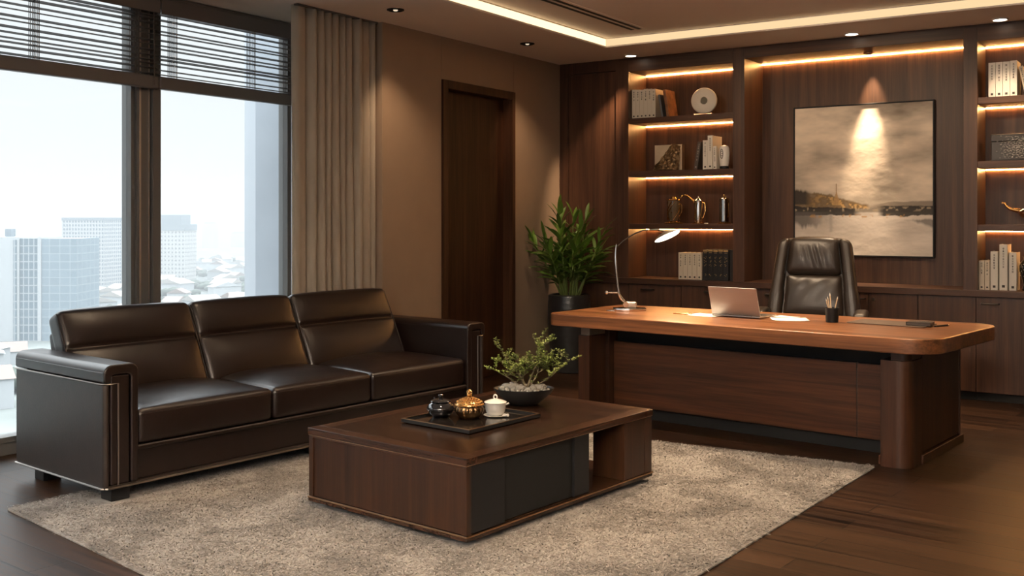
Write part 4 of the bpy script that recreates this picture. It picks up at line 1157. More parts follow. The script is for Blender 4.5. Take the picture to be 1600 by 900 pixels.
# laptop
def laptop():
    t = thing('laptop', 'open silver laptop seen from behind its lid on the desk', 'laptop', W(-3.205, 6.23, DZ_), -TH - R(1.5))
    w = 0.178
    MB().box(-w, w, -0.012, 0.225, 0.002, 0.014, 0.004, 3).build('base', M_BRUSHED, t)
    k = MB()
    for i in range(5):
        for j in range(13): k.box(-0.148 + j * 0.0229, -0.129 + j * 0.0229, 0.045 + i * 0.0185, 0.060 + i * 0.0185, 0.014, 0.0152)
    k.build('keyboard', M_MATTBLACK, t)
    MB().box(-0.05, 0.05, 0.150, 0.215, 0.0138, 0.0144).build('touchpad', plain('touchpad_grey', (0.4, 0.37, 0.34), 0.3, 0.6, bump=0.02), t)
    m = Matrix.Translation((0, -0.006, 0.014)) @ Matrix.Rotation(R(17), 4, 'X')
    lid = MB().box(-w, w, -0.004, 0.003, 0.0, 0.195, 0.003, 2, m).build('lid', plain('anodised_silver', (0.42, 0.425, 0.43), 0.42, 0.85, bump=0.03), t)
    MB().box(-w + 0.008, w - 0.008, 0.003, 0.0036, 0.012, 0.187, 0, 1, m).build('screen', plain('dark_screen', (0.01, 0.01, 0.012), 0.1, bump=0.01), lid)
    MB().tube([(-0.12, -0.006, 0.013), (0.12, -0.006, 0.013)], 0.005, 10).build('hinge', M_MATTBLACK, t)
laptop()

# papers
def sheet(label, v, u, rz, w, h, z=0.0008, curl=0.004):
    t = thing('paper_sheet', label, 'paper', W(v, u, DZ_ + z), -TH + rz, 'loose papers beside the laptop')
    V = []; F = []
    for i in range(9):
        for j in range(9):
            a, b = i / 8 - .5, j / 8 - .5
            V.append((a * w, b * h, curl * (abs(a) * 2) ** 3 + 0.001 * math.sin(7 * b)))
    for i in range(8):
        for j in range(8): F.append((i * 9 + j, (i + 1) * 9 + j, (i + 1) * 9 + j + 1, i * 9 + j + 1))
    o = MB().raw(V, F).build('sheet', M_PAPER, t, 180)
    s = o.modifiers.new('thickness', 'SOLIDIFY'); s.thickness = 0.0006
sheet('white paper sheet sticking out left of the laptop', -3.42, 6.23, 0.05, 0.21, 0.20)
sheet('white paper sheet lying right of the laptop, nearest the pen cup', -2.865, 6.30, 0.55, 0.23, 0.20, 0.0012)
sheet('white paper sheet half under the sheet right of the laptop', -2.94, 6.45, -0.1, 0.16, 0.12)
t = thing('pen', 'slim gold pen lying by the paper left of the laptop', 'pen', W(-3.575, 6.165, DZ_ + 0.0055), -TH + 0.05)
MB().tube([(-0.07, 0, 0), (0.055, 0, 0), (0.07, 0, 0)], [0.004, 0.004, 0.001], 10).build('barrel', M_BRASS, t)
MB().box(-0.066, -0.03, -0.001, 0.001, 0.003, 0.0052).build('clip', M_CHROME, t)

# pen cup
t = thing('pen_cup', 'small matt black round pen cup on the desk', 'cup', W(-2.585, 6.315, DZ_))
MB().lathe([(0, 0), (0.036, 0), (0.038, 0.003), (0.043, 0.088), (0.043, 0.092), (0.040, 0.092), (0.036, 0.006), (0, 0.005)], n=36).build('body', M_MATTBLACK, t)
PC = W(-2.585, 6.315, DZ_ + 0.008)
pens = [('pale wooden pencil leaning left in the pen cup, lowest of the four', -0.026, -0.010, 0.150, -0.040, -0.012), ('pale wooden pencil just left of centre in the pen cup', -0.012, 0.014, 0.158, -0.022, 0.010), ('silver pencil standing tallest at the back of the pen cup', -0.002, 0.026, 0.178, -0.004, 0.020), ('pale wooden pencil leaning right in the pen cup', 0.012, -0.008, 0.160, 0.030, -0.004)]
first = None
ca, sa = math.cos(YAW), math.sin(YAW)
for lab, bx, by, ln, tx, ty in pens:
    d = Vector((tx * 0.68, ty * 0.68, 0.095))
    q = d.to_track_quat('Z', 'Y')
    if first is None:
        t = first = thing('pencil', lab, 'pencil', (0, 0, 0), 0, 'pencils in the pen cup')
        MB().prism([(0.0036 * math.cos(a), 0.0036 * math.sin(a)) for a in [PI * k / 3 for k in range(6)]], 0.0, 0.135, 'z').build('barrel', plain('pale_pencil', (0.62, 0.47, 0.30), 0.5, bump=0.05), t)
        MB().lathe([(0.0036, 0.135), (0.0012, 0.146), (0, 0.150)], n=12).build('tip', M_PAPER, t)
    else:
        t = copy_tree(first); t['label'] = lab
    x, y = bx * 0.1, by * 0.1
    t.location = (PC[0] + x * ca - y * sa, PC[1] + x * sa + y * ca, PC[2])
    dd = Vector((d.x * ca - d.y * sa, d.x * sa + d.y * ca, d.z))
    t.rotation_euler = dd.to_track_quat('Z', 'Y').to_euler()
    t.scale = (1, 1, ln / 0.15)

# desk pad and the black things on it
t = thing('desk_pad', 'thin dark brown leather desk pad near the right end of the desk', 'desk pad', W(-2.265, 6.46, DZ_), -TH)
MB().prism(round_pts([(-0.235, -0.135), (0.245, -0.135), (0.235, 0.14), (-0.235, 0.14)], [0.012] * 4, 4), 0, 0.005, 'z', 0.0015).build('pad', leather('pad_leather', (0.075, 0.05, 0.036), 0.42), t)
t = thing('notebook', 'small black leather notebook with a steel clasp on the desk pad corner', 'notebook', W(-2.075, 6.425, DZ_ + 0.0055), -TH + R(4))
MB().box(-0.072, 0.072, -0.055, 0.055, 0, 0.004, 0.0015).box(-0.072, 0.072, -0.055, 0.055, 0.018, 0.022, 0.0015).box(-0.0725, -0.067, -0.055, 0.055, 0, 0.022, 0.002).build('cover', M_CHAIRL, t)
MB().box(-0.066, 0.069, -0.052, 0.052, 0.0042, 0.0178).build('page_block', plain('dark_page_edge', (0.12, 0.10, 0.085), 0.6, bump=0.2), t)
MB().box(-0.03, 0.05, -0.012, 0.003, 0.022, 0.0245, 0.001).build('clasp', M_CHROME, t)
t = thing('pen', 'black pen lying across the right edge of the desk pad', 'pen', W(-1.965, 6.47, DZ_ + 0.006), -TH + R(8))
MB().tube([(-0.028, -0.06, 0), (0.0, 0.0, 0), (0.028, 0.06, 0)], 0.0052, 10).build('barrel', M_BLACK, t)
MB().tube([(0.030, 0.064, 0), (0.036, 0.077, 0)], [0.0045, 0.001], 10).build('tip', M_CHROME, t)

# ------------------------------------------------------------------ desk chair
def desk_chair():
    t = thing('desk_chair', 'high backed black leather executive chair behind the desk', 'chair', W(-3.17, 7.33), -TH + R(17) + PI)
    # local: the chair faces +y
    sh = Matrix.Translation((0, -0.19, 0.44)) @ Matrix.Rotation(R(10), 4, 'X')
    def taper(z):   # half width of the back at height z over the seat
        return 0.300 + 0.052 * max(0, 1 - ((z - 0.10) / 0.5)) if z < 0.6 else 0.300 - 0.03 * ((z - 0.6) / 0.25)
    def back(p, u):
        k = taper(p.z) / 0.30
        p.x *= k
        p.y += 0.05 * (abs(u.x) ** 2.2)            # wings curve forward
        p.z -= 0.030 * abs(u.x) ** 3 * max(0, u.z)
        return p
    MB().pad(-0.30, 0.30, -0.10, 0.0, 0.0, 0.84, 0.05, 14, back, sh).build('back_shell', M_CHAIRL, t, 180)
    rngc = random.Random(4)
    def head(p, u):
        k = taper(p.z) / 0.30
        p.x *= k
        if u.y > 0:
            p.y += 0.035 * (1 - abs(u.x) ** 4) * (1 - u.z ** 2) * u.y
            for a, wd, am in ((-0.07, 0.018, .006), (-0.02, 0.014, .008), (0.03, 0.016, .008), (0.075, 0.02, .005)):
                p.y -= am * math.exp(-((p.x - a - 0.04 * u.z) / wd) ** 2) * max(0, 1 - ((u.z + .1) / .7) ** 2) * u.y
        p.z -= 0.02 * abs(u.x) ** 3 * max(0, u.z)
        return p
    MB().pad(-0.205, 0.205, -0.03, 0.052, 0.535, 0.838, 0.045, (40, 6, 16), head, sh).build('head_cushion', M_CHAIRL, t, 180)
    def lumbar(p, u):
        k = (taper(p.z) / 0.30)
        p.x *= k
        if u.y > 0:
            p.y += 0.030 * (1 - abs(u.x) ** 4) * (1 - u.z ** 4) * u.y
            p.y += 0.003 * math.sin(p.x * 45 + 6 * u.z) * (0.5 + 0.5 * u.z) * u.y
        return p
    MB().pad(-0.205, 0.205, -0.03, 0.030, 0.215, 0.545, 0.035, (40, 6, 16), lumbar, sh).build('back_cushion', M_CHAIRL, t, 180)
    MB().pad(-0.205, 0.205, -0.03, 0.035, 0.02, 0.225, 0.035, 12, lumbar, sh).build('lower_back_cushion', M_CHAIRL, t, 180)
    for s in (-1, 1):
        def bol(p, u, s=s):
            k = taper(p.z)
            p.x = s * (k - 0.048 + p.x * (0.85 if p.z > 0.4 else 1.0))
            p.y += 0.018 * (1 - u.z ** 2)
            p.y += 0.004 * math.sin(p.z * 60) * math.exp(-((p.z - 0.50) / 0.10) ** 2) * max(0, u.y)
            p.z -= 0.028 * max(0, u.z) * (0.5 + 0.5 * u.x)
            return p
        MB().pad(-0.056, 0.056, -0.095, 0.062, 0.02, 0.832, 0.045, 20, bol, sh).build('side_bolster', M_CHAIRL, t, 180)
    for s in (-1, 1):
        e = MB(); e.tube([sh @ Vector((s * (taper(z) - 0.098), 0.058 + (0.018 if z > .53 else -0.01), z)) for z in (0.54, 0.60, 0.66, 0.72, 0.775)], 0.004, 8)
        e.build('piping', M_BLACK, t)
    def seat(p, u):
        if u.z > 0: p.z += 0.03 * (1 - u.x ** 2) * (1 - u.y ** 2)
        return p
    MB().pad(-0.28, 0.28, -0.22, 0.30, 0.40, 0.52, 0.05, 12, seat).build('seat', M_CHAIRL, t, 180)
    for s in (-1, 1):
        a = MB().pad(s * 0.36 - 0.048, s * 0.36 + 0.048, -0.20, 0.16, 0.675, 0.735, 0.028, 10, lambda p, u: Vector((p.x, p.y, p.z - 0.02 * max(0, u.y) ** 2 - 0.02 * max(0, -u.y) ** 3)))
        arm = a.build('armrest', M_CHAIRL, t, 180)
        MB().tube([(s * 0.24, 0.05, 0.43), (s * 0.345, 0.05, 0.45), (s * 0.375, 0.03, 0.55), (s * 0.36, 0.0, 0.68)], 0.018, 10).build('armrest_support', M_BLACK, arm)
    MB().lathe([(0, 0.13), (0.05, 0.13), (0.045, 0.17), (0.028, 0.18), (0.028, 0.38), (0.09, 0.39), (0.09, 0.405), (0, 0.405)], n=24).build('gas_column', M_BLACK, t)
    for k in range(5):
        a = 2 * PI * k / 5 + 0.3
        m = Matrix.Rotation(a, 4, 'Z')
        leg = MB().tube([m @ Vector((0.03, 0, 0.135)), m @ Vector((0.18, 0, 0.115)), m @ Vector((0.33, 0, 0.082))], [0.032, 0.026, 0.018], 10).build('base_arm', M_CHROME, t)
        c = MB()
        for dx in (-0.016, 0.016):
            c.lathe([(0, -0.009), (0.026, -0.009), (0.029, -0.005), (0.029, 0.005), (0.026, 0.009), (0, 0.009)], n=20, mat=m @ Matrix.Translation((0.325, dx, 0.029)) @ Matrix.Rotation(R(90), 4, 'X'))
        c.tube([m @ Vector((0.328, 0, 0.085)), m @ Vector((0.325, 0, 0.03))], 0.008, 8)
        c.build('caster', M_MATTBLACK, leg)
desk_chair()

# ------------------------------------------------------------------ potted palm
def palm():
    rng = random.Random(11)
    t = thing('potted_palm', 'bushy green palm in a tall charcoal pot at the room corner', 'plant', (-4.81, 8.20, 0), 0.2)
    def ribs(p):
        k = 1 + 0.006 * math.sin(p.z * 130) + 0.004 * math.sin(5 * math.atan2(p.y, p.x) + p.z * 9)
        return (p.x * k, p.y * k, p.z)
    prof = [(0, 0), (0.140, 0), (0.150, 0.006)] + [(0.150 + 0.056 * math.sin(PI * 0.62 * f) - 0.012 * f, 0.012 + 0.69 * f) for f in [i / 40 for i in range(41)]] + [(0.172, 0.712), (0.158, 0.712), (0.155, 0.66), (0, 0.66)]
    MB().lathe(prof, n=64, fn=ribs).build('pot', M_POT, t)
    MB().lathe([(0, 0.672), (0.08, 0.670), (0.156, 0.664)], n=32).build('soil', M_SOIL, t)
    st = MB(); V = []; F = []
    def leaf(p, d, ln, w, droop):
        d = Vector(d).normalized(); sd = d.cross(Vector((0, 0, 1)))
        sd = sd.normalized() if sd.length > 0.05 else Vector((1, 0, 0))
        pts = [Vector(p)]; dd = d.copy(); N = 7
        for i in range(N):
            dd = (dd + Vector((0, 0, -droop / N))).normalized()
            pts.append(pts[-1] + dd * ln / N)
        n0 = len(V)
        roll = rng.uniform(-0.5, 0.5)
        for i, q in enumerate(pts):
            f = i / N
            ww = w * (0.25 + 2.6 * f) * (1 - f) ** 0.75 * 1.05 if f < 1 else 0
            ww = max(ww, 0.0006)
            up = sd.cross(d).normalized()
            s2 = (sd * math.cos(roll) + up * math.sin(roll))
            V.append(clampw(q - s2 * ww + up * ww * 0.35)); V.append(clampw(q)); V.append(clampw(q + s2 * ww + up * ww * 0.35))
        for i in range(N):
            a = n0 + i * 3
            F.append((a, a + 1, a + 4, a + 3)); F.append((a + 1, a + 2, a + 5, a + 4))
    iw = t.location; rot = 0.2
    def clampw(q):
        # leaves fold against the wall and the cabinet rather than through them
        x = iw[0] + q.x * math.cos(rot) - q.y * math.sin(rot); y = iw[1] + q.x * math.sin(rot) + q.y * math.cos(rot)
        x2 = max(x, XW + 0.03 + 0.01 * rng.random()); y2 = min(y, YF - 0.045 - 0.01 * rng.random())
        dx, dy = x2 - iw[0], y2 - iw[1]
        return Vector((dx * math.cos(rot) + dy * math.sin(rot), -dx * math.sin(rot) + dy * math.cos(rot), q.z))
    for k in range(20):
        a = 2 * PI * k / 20 * 3 + rng.uniform(-.3, .3)
        q = rng.uniform(0.02, 0.10)
        p0 = Vector((q * math.cos(a), q * math.sin(a), 0.66))
        lean = rng.uniform(0.08, 0.46) if k > 4 else rng.uniform(0.0, 0.12)
        H = rng.uniform(0.46, 0.74) * (1 - 0.35 * lean) if k > 4 else rng.uniform(0.68, 0.82)
        d = Vector((math.cos(a) * lean, math.sin(a) * lean, 1)).normalized()
        pts = [p0]
        N = 8
        for i in range(N):
            d = (d + Vector((math.cos(a) * 0.05 * lean, math.sin(a) * 0.05 * lean, 0.0))).normalized()
            pts.append(pts[-1] + d * H / N)
        st.tube([clampw(p) for p in pts], [0.0085 * (1 - 0.06 * i) for i in range(N + 1)], 6)
        nl = 15
        for j in range(nl):
            f = 0.34 + 0.66 * j / (nl - 1)
            i = min(N - 1, int(f * N)); p = pts[i].lerp(pts[i + 1], f * N - i)
            b = a + j * 2.4 + rng.uniform(-.3, .3)
            open_ = 1.0 - 0.62 * max(0, (f - 0.5) / 0.5)
            dv = d * (0.75 + 0.5 * (f > .9)) + Vector((math.cos(b), math.sin(b), 0)) * open_
            leaf(p, dv, rng.uniform(0.17, 0.25) * (0.8 + 0.2 * (1 - abs(f - 0.6))), rng.uniform(0.016, 0.024), rng.uniform(0.25, 0.75))
    st.build('stems', M_STEM, t)
    MB().raw(V, F).build('foliage', M_LEAF, t, 180)
palm()

# ================================================================== WHAT STANDS ON THE SHELVES
S1, S2, S3, S4 = 2.3388, 1.8468, 1.3588, 0.8548
def glyphs(mb, w, z0, z1, rng, y=-0.0008, dense=1.0):
    """a column of small printed characters"""
    z = z1; s = min(w * 0.42, 0.016)
    while z - s > z0:
        cx = 0
        for k in range(3):
            dz = z - s * (0.15 + 0.32 * k)
            l_ = s * rng.uniform(0.25, 0.5)
            mb.box(cx - l_, cx + l_, y, 0.0, dz - s * 0.06, dz + s * 0.06)
        mb.box(cx - s * 0.06 + rng.uniform(-.2, .2) * s, cx + s * 0.06 + rng.uniform(-.2, .2) * s * 0, y, 0.0, z - s * 0.92, z - s * 0.05)
        z -= s * (1.25 if rng.random() < 0.85 else 2.0) / dense
def book(label, x, y, z, w, d, h, cover, group, tilt=0.0, ink=None, top=0.35, seed=0, emblem=True, band=None, rz=0.0, pages=None):
    rng = random.Random(seed)
    t = thing('book', label, 'book', (x, y, z), rz, group)
    if tilt: t.rotation_euler = (0, R(tilt), rz)
    c = MB(); th = 0.0022
    c.box(-w / 2, w / 2, 0, th * 1.3, 0, h, 0.0012); c.box(-w / 2, -w / 2 + th, th, d, 0, h, 0.0008); c.box(w / 2 - th, w / 2, th, d, 0, h, 0.0008)
    co = c.build('cover', cover, t)
    MB().box(-w / 2 + th, w / 2 - th, th * 1.3, d - 0.004, 0.003, h - 0.003).build('page_block', pages or M_PAGES, t)
    if ink is not None:
        m = MB(); glyphs(m, w, h * (1 - top - 0.12), h * 0.93, rng)
        m.build('title', ink, co)
        if emblem: MB().box(-w * 0.18, w * 0.18, -0.0008, 0, h * 0.06, h * 0.06 + w * 0.34).build('emblem', ink, co)
    if band is not None:
        m = MB(); m.box(-w * 0.46, w * 0.46, -0.001, 0.0, h * 0.93, h * 0.985)
        m.box(-w * 0.3, w * 0.3, -0.001, 0, h * 0.885, h * 0.90)
        for q in (0.70, 0.58, 0.46, 0.14):
            for k in range(3):
                a = rng.uniform(-.32, 0.1) * w; m.box(a, a + rng.uniform(.1, .25) * w, -0.001, 0, h * q + k * 0.007, h * q + k * 0.007 + 0.0035)
        m.build('gilding', band, co)
    return t
ORD = ['first', 'second', 'third', 'fourth', 'fifth', 'sixth']
# left bay, top shelf
for i in range(6):
    book('%s of six pale books on the top left shelf, from the upright' % ORD[i], -4.383 + i * 0.0405, 8.67, S1, 0.039, 0.17, 0.272 - 0.003 * (i % 3), M_CREAM, 'pale books on the top left shelf', 0, M_INK, 0.3, i)
book('thin slate blue book leaning on the pale books of the top shelf', -4.094, 8.675, S1 + 0.0042, 0.018, 0.16, 0.21, plain('slate_cloth', (0.10, 0.105, 0.115), 0.5, bump=0.1), 'leaning books on the top left shelf', -10, None)
book('brown picture book leaning beside the slate blue book on the top shelf', -4.050, 8.70, S1 + 0.0050, 0.026, 0.20, 0.255, plain('brown_cover', (0.22, 0.10, 0.045), 0.35, bump=0.1, vary=0.6, vscale=14), 'leaning books on the top left shelf', -9, None)
t = thing('disc_sculpture', 'round silvery white ring sculpture on a plinth on the top shelf', 'sculpture', (-3.715, 8.75, S1), R(12))
MB().box(-0.085, 0.085, -0.04, 0.04, 0, 0.016, 0.003).build('plinth', M_COPPER, t)
def ringwave(p):
    rr = math.hypot(p.x, p.y); a = math.atan2(p.y, p.x)
    return (p.x, p.y, p.z * (1 + 0.06 * math.sin(46 * a) * min(1, rr / .1)))
MB().lathe([(0.030, -0.010), (0.034, -0.017), (0.075, -0.020), (0.112, -0.014), (0.118, -0.004), (0.118, 0.006), (0.112, 0.014), (0.075, 0.020), (0.034, 0.017), (0.030, 0.010), (0.030, -0.010)], n=96, mat=Matrix.Translation((0, 0, 0.134)) @ Matrix.Rotation(R(90), 4, 'X'), fn=ringwave).build('ring', plain('shell_white', (0.66, 0.60, 0.50), 0.4, bump=0.5, bscale=60), t)
MB().lathe([(0.030, -0.006), (0.0, -0.006)], n=40, mat=Matrix.Translation((0, 0, 0.134)) @ Matrix.Rotation(R(90), 4, 'X')).lathe([(0.0, 0.006), (0.030, 0.006)], n=40, mat=Matrix.Translation((0, 0, 0.134)) @ Matrix.Rotation(R(90), 4, 'X')).build('hub', plain('olive_hub', (0.10, 0.085, 0.045), 0.5, bump=0.1), t)
# left bay, second shelf
t = thing('rock_plaque', 'clear block with a bronze crag on a pale ground on the second shelf', 'ornament', (-4.055, 8.70, S2), 0)
MB().box(-0.135, 0.135, 0.012, 0.02, 0.006, 0.238, 0.002).build('backing', plain('parchment', (0.55, 0.45, 0.32), 0.5, vary=0.15, bump=0.1), t)
MB().box(-0.14, 0.14, -0.004, 0.075, 0, 0.006, 0.002).box(0.128, 0.138, 0.02, 0.075, 0.006, 0.24, 0.002).build('base', plain('smoky_block', (0.10, 0.065, 0.04), 0.2, bump=0.2), t)
rg = random.Random(2); cr = []
NXr, NZr = 40, 36; V = []; F = []
for i in range(NXr + 1):
    f = i / NXr
    top = 0.05 + 0.195 * min(1, max(0, (f - 0.02) / 0.62)) ** 1.1 * (1 - 0.12 * max(0, f - 0.8) / 0.2) + 0.012 * mnoise.noise(Vector((f * 9, 1, 0)))
    for j in range(NZr + 1):
        g_ = j / NZr
        z = 0.006 + (top - 0.006) * g_
        yb_ = 0.010 - 0.042 * (1 - g_) ** 0.5 - 0.022 * mnoise.noise(Vector((f * 7, g_ * 7, 3))) * (1 - g_ * 0.4) - 0.012 * mnoise.noise(Vector((f * 22, g_ * 22, 5)))
        V.append((-0.130 + 0.258 * f, min(yb_, 0.011), z))
for i in range(NXr):
    for j in range(NZr):
        a = i * (NZr + 1) + j
        F.append((a, a + NZr + 1, a + NZr + 2, a + 1))
o = MB().raw(V, F).build('crag', plain('crag_bronze', (0.20, 0.125, 0.06), 0.35, 0.6, bump=0.8, bscale=45, vary=0.6, vscale=30), t, 60)
sd = o.modifiers.new('thickness', 'SOLIDIFY'); sd.thickness = 0.004
book('dark speckled book leaning right against the white books on the second shelf', -3.765, 8.67, S2 + 0.0045, 0.034, 0.17, 0.25, plain('charcoal_cloth', (0.07, 0.062, 0.055), 0.5, bump=0.2), 'books on the second left shelf', 9, plain('grey_ink', (0.35, 0.32, 0.28), 0.6, bump=0.05), 0.6, 3)
book('shorter white book between the leaning dark book and the tallest on the second shelf', -3.672, 8.67, S2, 0.046, 0.17, 0.262, M_WHITEB, 'books on the second left shelf', 0, M_INK, 0.45, 5)
book('tallest white book on the second shelf of the left bay', -3.623, 8.665, S2, 0.046, 0.22, 0.302, M_WHITEB, 'books on the second left shelf', 0, M_INK, 0.40, 6)
book('small narrow white book beside the white jar on the second shelf', -3.577, 8.66, S2, 0.032, 0.13, 0.205, M_WHITEB, 'books on the second left shelf', 0, M_INK, 0.6, 8)
t = thing('jar', 'white ceramic jar with a dark ring mark at the right of the second shelf', 'jar', (-3.508, 8.715, S2), 0)
MB().lathe([(0, 0.026), (0.036, 0.026), (0.042, 0.05), (0.047, 0.10), (0.048, 0.15), (0.044, 0.185), (0.034, 0.205), (0.018, 0.212), (0, 0.213)], n=40).build('body', M_PORC, t)
MB().lathe([(0, 0), (0.040, 0), (0.041, 0.02), (0.036, 0.027), (0, 0.027)], n=36).build('foot', M_BLACK, t)
MB().tube([(-0.006 + 0.012 * math.cos(a), -0.0478, 0.135 + 0.042 * math.sin(a)) for a in [2 * PI * k / 24 for k in range(24)]], 0.0028, 6, True).box(-0.012, 0.0, -0.0492, -0.0465, 0.115, 0.12).box(-0.010, 0.002, -0.0492, -0.0465, 0.135, 0.14).box(-0.012, -0.002, -0.0492, -0.0465, 0.152, 0.157).build('emblem', M_INK, t)
# left bay, third shelf
M_SMOKE = plain('smoked_glass', (0.10, 0.075, 0.045), 0.08, 0.0, coat=0.5, bump=0.25, bscale=30)
t = thing('lantern', 'dark glass lantern with brass top and foot on the third shelf', 'lantern', (-4.02, 8.76, S3), 0)
MB().lathe([(0, 0), (0.085, 0), (0.088, 0.006), (0.070, 0.014), (0.040, 0.020), (0.036, 0.026), (0, 0.026)], n=36).build('foot', M_BRASS, t)
MB().lathe([(0, 0.024), (0.036, 0.026), (0.044, 0.05), (0.052, 0.10), (0.056, 0.16), (0.058, 0.215), (0, 0.215)], n=36, fn=lambda p: (p.x * (1 + 0.04 * math.sin(8 * math.atan2(p.y, p.x))), p.y * (1 + 0.04 * math.sin(8 * math.atan2(p.y, p.x))), p.z)).build('glass_body', M_SMOKE, t)
MB().lathe([(0, 0.214), (0.066, 0.214), (0.068, 0.219), (0.066, 0.224), (0.03, 0.228), (0.024, 0.246), (0.03, 0.250), (0, 0.252)], n=36).build('cap', M_BRASS, t)
vn = MB(); rg = random.Random(9)
for k in range(7):
    a0 = rg.uniform(0, 6.3)
    vn.tube([((0.055 + 0.006 * rg.random()) * math.cos(a0 + i * 0.28), (0.055 + 0.006 * rg.random()) * math.sin(a0 + i * 0.28), 0.035 + 0.17 * i / 7) for i in range(8)], 0.0035, 6)
for k in range(22):
    a0 = rg.uniform(0, 6.3); vn.ball((0.060 * math.cos(a0), 0.060 * math.sin(a0), rg.uniform(0.05, 0.19)), rg.uniform(0.005, 0.009), 1, (1, 1, .6))
vn.tube([(0.05, 0, 0.20), (0.085, -0.01, 0.17), (0.088, -0.01, 0.11), (0.06, 0, 0.07)], 0.005, 8)
vn.build('brass_vine', M_BRASS, t)
t = thing('pitcher', 'slim steel and brass pitcher with long arched spout on the third shelf', 'pitcher', (-3.775, 8.76, S3), 0)
MB().lathe([(0, 0), (0.058, 0), (0.060, 0.006), (0.045, 0.012), (0.030, 0.016), (0, 0.016)], n=36).build('foot', M_BRASS, t)
MB().lathe([(0, 0.014), (0.028, 0.016), (0.036, 0.04), (0.038, 0.12), (0.036, 0.19), (0.040, 0.205), (0.040, 0.212), (0.020, 0.222), (0.008, 0.232), (0.010, 0.24), (0.006, 0.25), (0, 0.251)], n=36).build('body', M_CHROME, t)
MB().tube([(-0.030, -0.01, 0.190), (-0.060, -0.015, 0.222), (-0.092, -0.018, 0.252), (-0.122, -0.02, 0.262), (-0.148, -0.02, 0.254), (-0.162, -0.02, 0.236)], [0.009, 0.0075, 0.0065, 0.006, 0.006, 0.007], 10).build('spout', M_BRASS, t)
MB().tube([(0.030, 0, 0.20), (0.062, 0, 0.185), (0.068, 0, 0.12), (0.048, 0, 0.06), (0.034, 0, 0.045)], 0.0055, 8).build('handle', M_BRASS, t)
vn = MB()
for k in range(4):
    a0 = 2 * PI * k / 4 + .6
    vn.tube([(0.039 * math.cos(a0 + i * 0.16), 0.039 * math.sin(a0 + i * 0.16), 0.03 + 0.16 * i / 7) for i in range(8)], 0.004, 6)
vn.build('brass_rib', M_BRASS, t)
t = thing('name_block', 'tiny pale block lying between the pitcher and the flask', 'block', (-3.665, 8.68, S3), 0)
MB().box(-0.015, 0.015, -0.008, 0.008, 0, 0.010, 0.002).build('block', M_WHITEB, t)
t = thing('flask', 'tall polished steel flask on a brass foot at the right of the third shelf', 'flask', (-3.525, 8.755, S3), 0)
MB().lathe([(0, 0), (0.062, 0), (0.064, 0.006), (0.052, 0.012), (0.040, 0.016), (0, 0.016)], n=36).build('foot', M_BRASS, t)
MB().lathe([(0, 0.015), (0.042, 0.016), (0.044, 0.03), (0.044, 0.215), (0.040, 0.228), (0.020, 0.236), (0, 0.237)], n=40).build('body', plain('dark_chrome', (0.30, 0.27, 0.24), 0.10, 1.0, bump=0.02), t)
MB().lathe([(0, 0.236), (0.014, 0.237), (0.010, 0.246), (0.013, 0.254), (0.008, 0.262), (0, 0.263)], n=24).build('stopper', M_BRASS, t)
MB().box(-0.012, 0.006, -0.0475, -0.040, 0.018, 0.225, 0.003).build('steel_band', M_CHROME, t)
MB().tube([(0.040, -0.02, 0.20), (0.052, -0.03, 0.185), (0.054, -0.03, 0.09), (0.042, -0.02, 0.06)], 0.004, 8).build('handle', M_BRASS, t)
# left bay, on the counter
for i in range(5):
    book('%s of five cream books on the left counter, from the desk lamp side' % ORD[i], -3.910 + i * 0.0455, 8.67, S4, 0.0435, 0.18, 0.243, M_CREAM, 'cream books on the counter', 0, M_INK, 0.42, 20 + i)
for i in range(5):
    book('%s of five gilt black books on the counter, from the cream books' % ORD[i], -3.668 + i * 0.0485, 8.665, S4, 0.046, 0.19, 0.274 + 0.002 * (i % 2), M_BLACKB, 'black gilt books on the counter', 0, None, 0.4, 40 + i, False, M_GOLDINK)
book('plain black book without gilding closest to the upright on the counter', -3.421, 8.68, S4, 0.044, 0.18, 0.272, M_BLACKB, 'black gilt books on the counter', 0, None)
# right bay
for i in range(4):
    book('%s of four white binders on the top right shelf, from the upright' % ORD[i], -1.313 + i * 0.0505, 8.67, S1, 0.048, 0.19, 0.268 + 0.004 * (i == 3), M_WHITEB, 'white binders on the top right shelf', 0, M_INK, 0.45, 60 + i)
book('cream notebook leaning against the white binders on the top right shelf', -1.070, 8.675, S1 + 0.005, 0.028, 0.17, 0.225, M_CREAM, 'white binders on the top right shelf', -11, M_INK, 0.5, 70)
t = thing('keepsake_box', 'dark chest with silvery filigree front on the second right shelf', 'box', (-1.15, 8.69, S2), 0)
MB().box(-0.17, 0.17, 0, 0.18, 0.008, 0.150, 0.006).build('body', plain('dark_pewter', (0.035, 0.032, 0.030), 0.4, 0.3, bump=0.4, bscale=60), t)
l = MB().box(-0.174, 0.174, -0.003, 0.184, 0.152, 0.208, 0.008).build('lid', plain('dark_pewter', (0.035, 0.032, 0.030)), t)
MB().box(-0.174, 0.174, -0.003, 0.184, 0, 0.010, 0.003).build('base', M_BLACK, t)
fg = MB(); rg = random.Random(31)
for rr, n in ((0.012, 8), (0.026, 12), (0.042, 16), (0.060, 20), (0.080, 22), (0.105, 18), (0.135, 14)):
    for k in range(n):
        a = 2 * PI * k / n + rr * 31 + rg.uniform(-.1, .1); x, z = rr * math.cos(a), 0.105 + rr * math.sin(a)
        if abs(x) < 0.16 and 0.015 < z < 0.200: fg.ball((x, -0.002, z), rg.uniform(0.003, 0.0062), 1, (1.6, 0.6, 0.8))
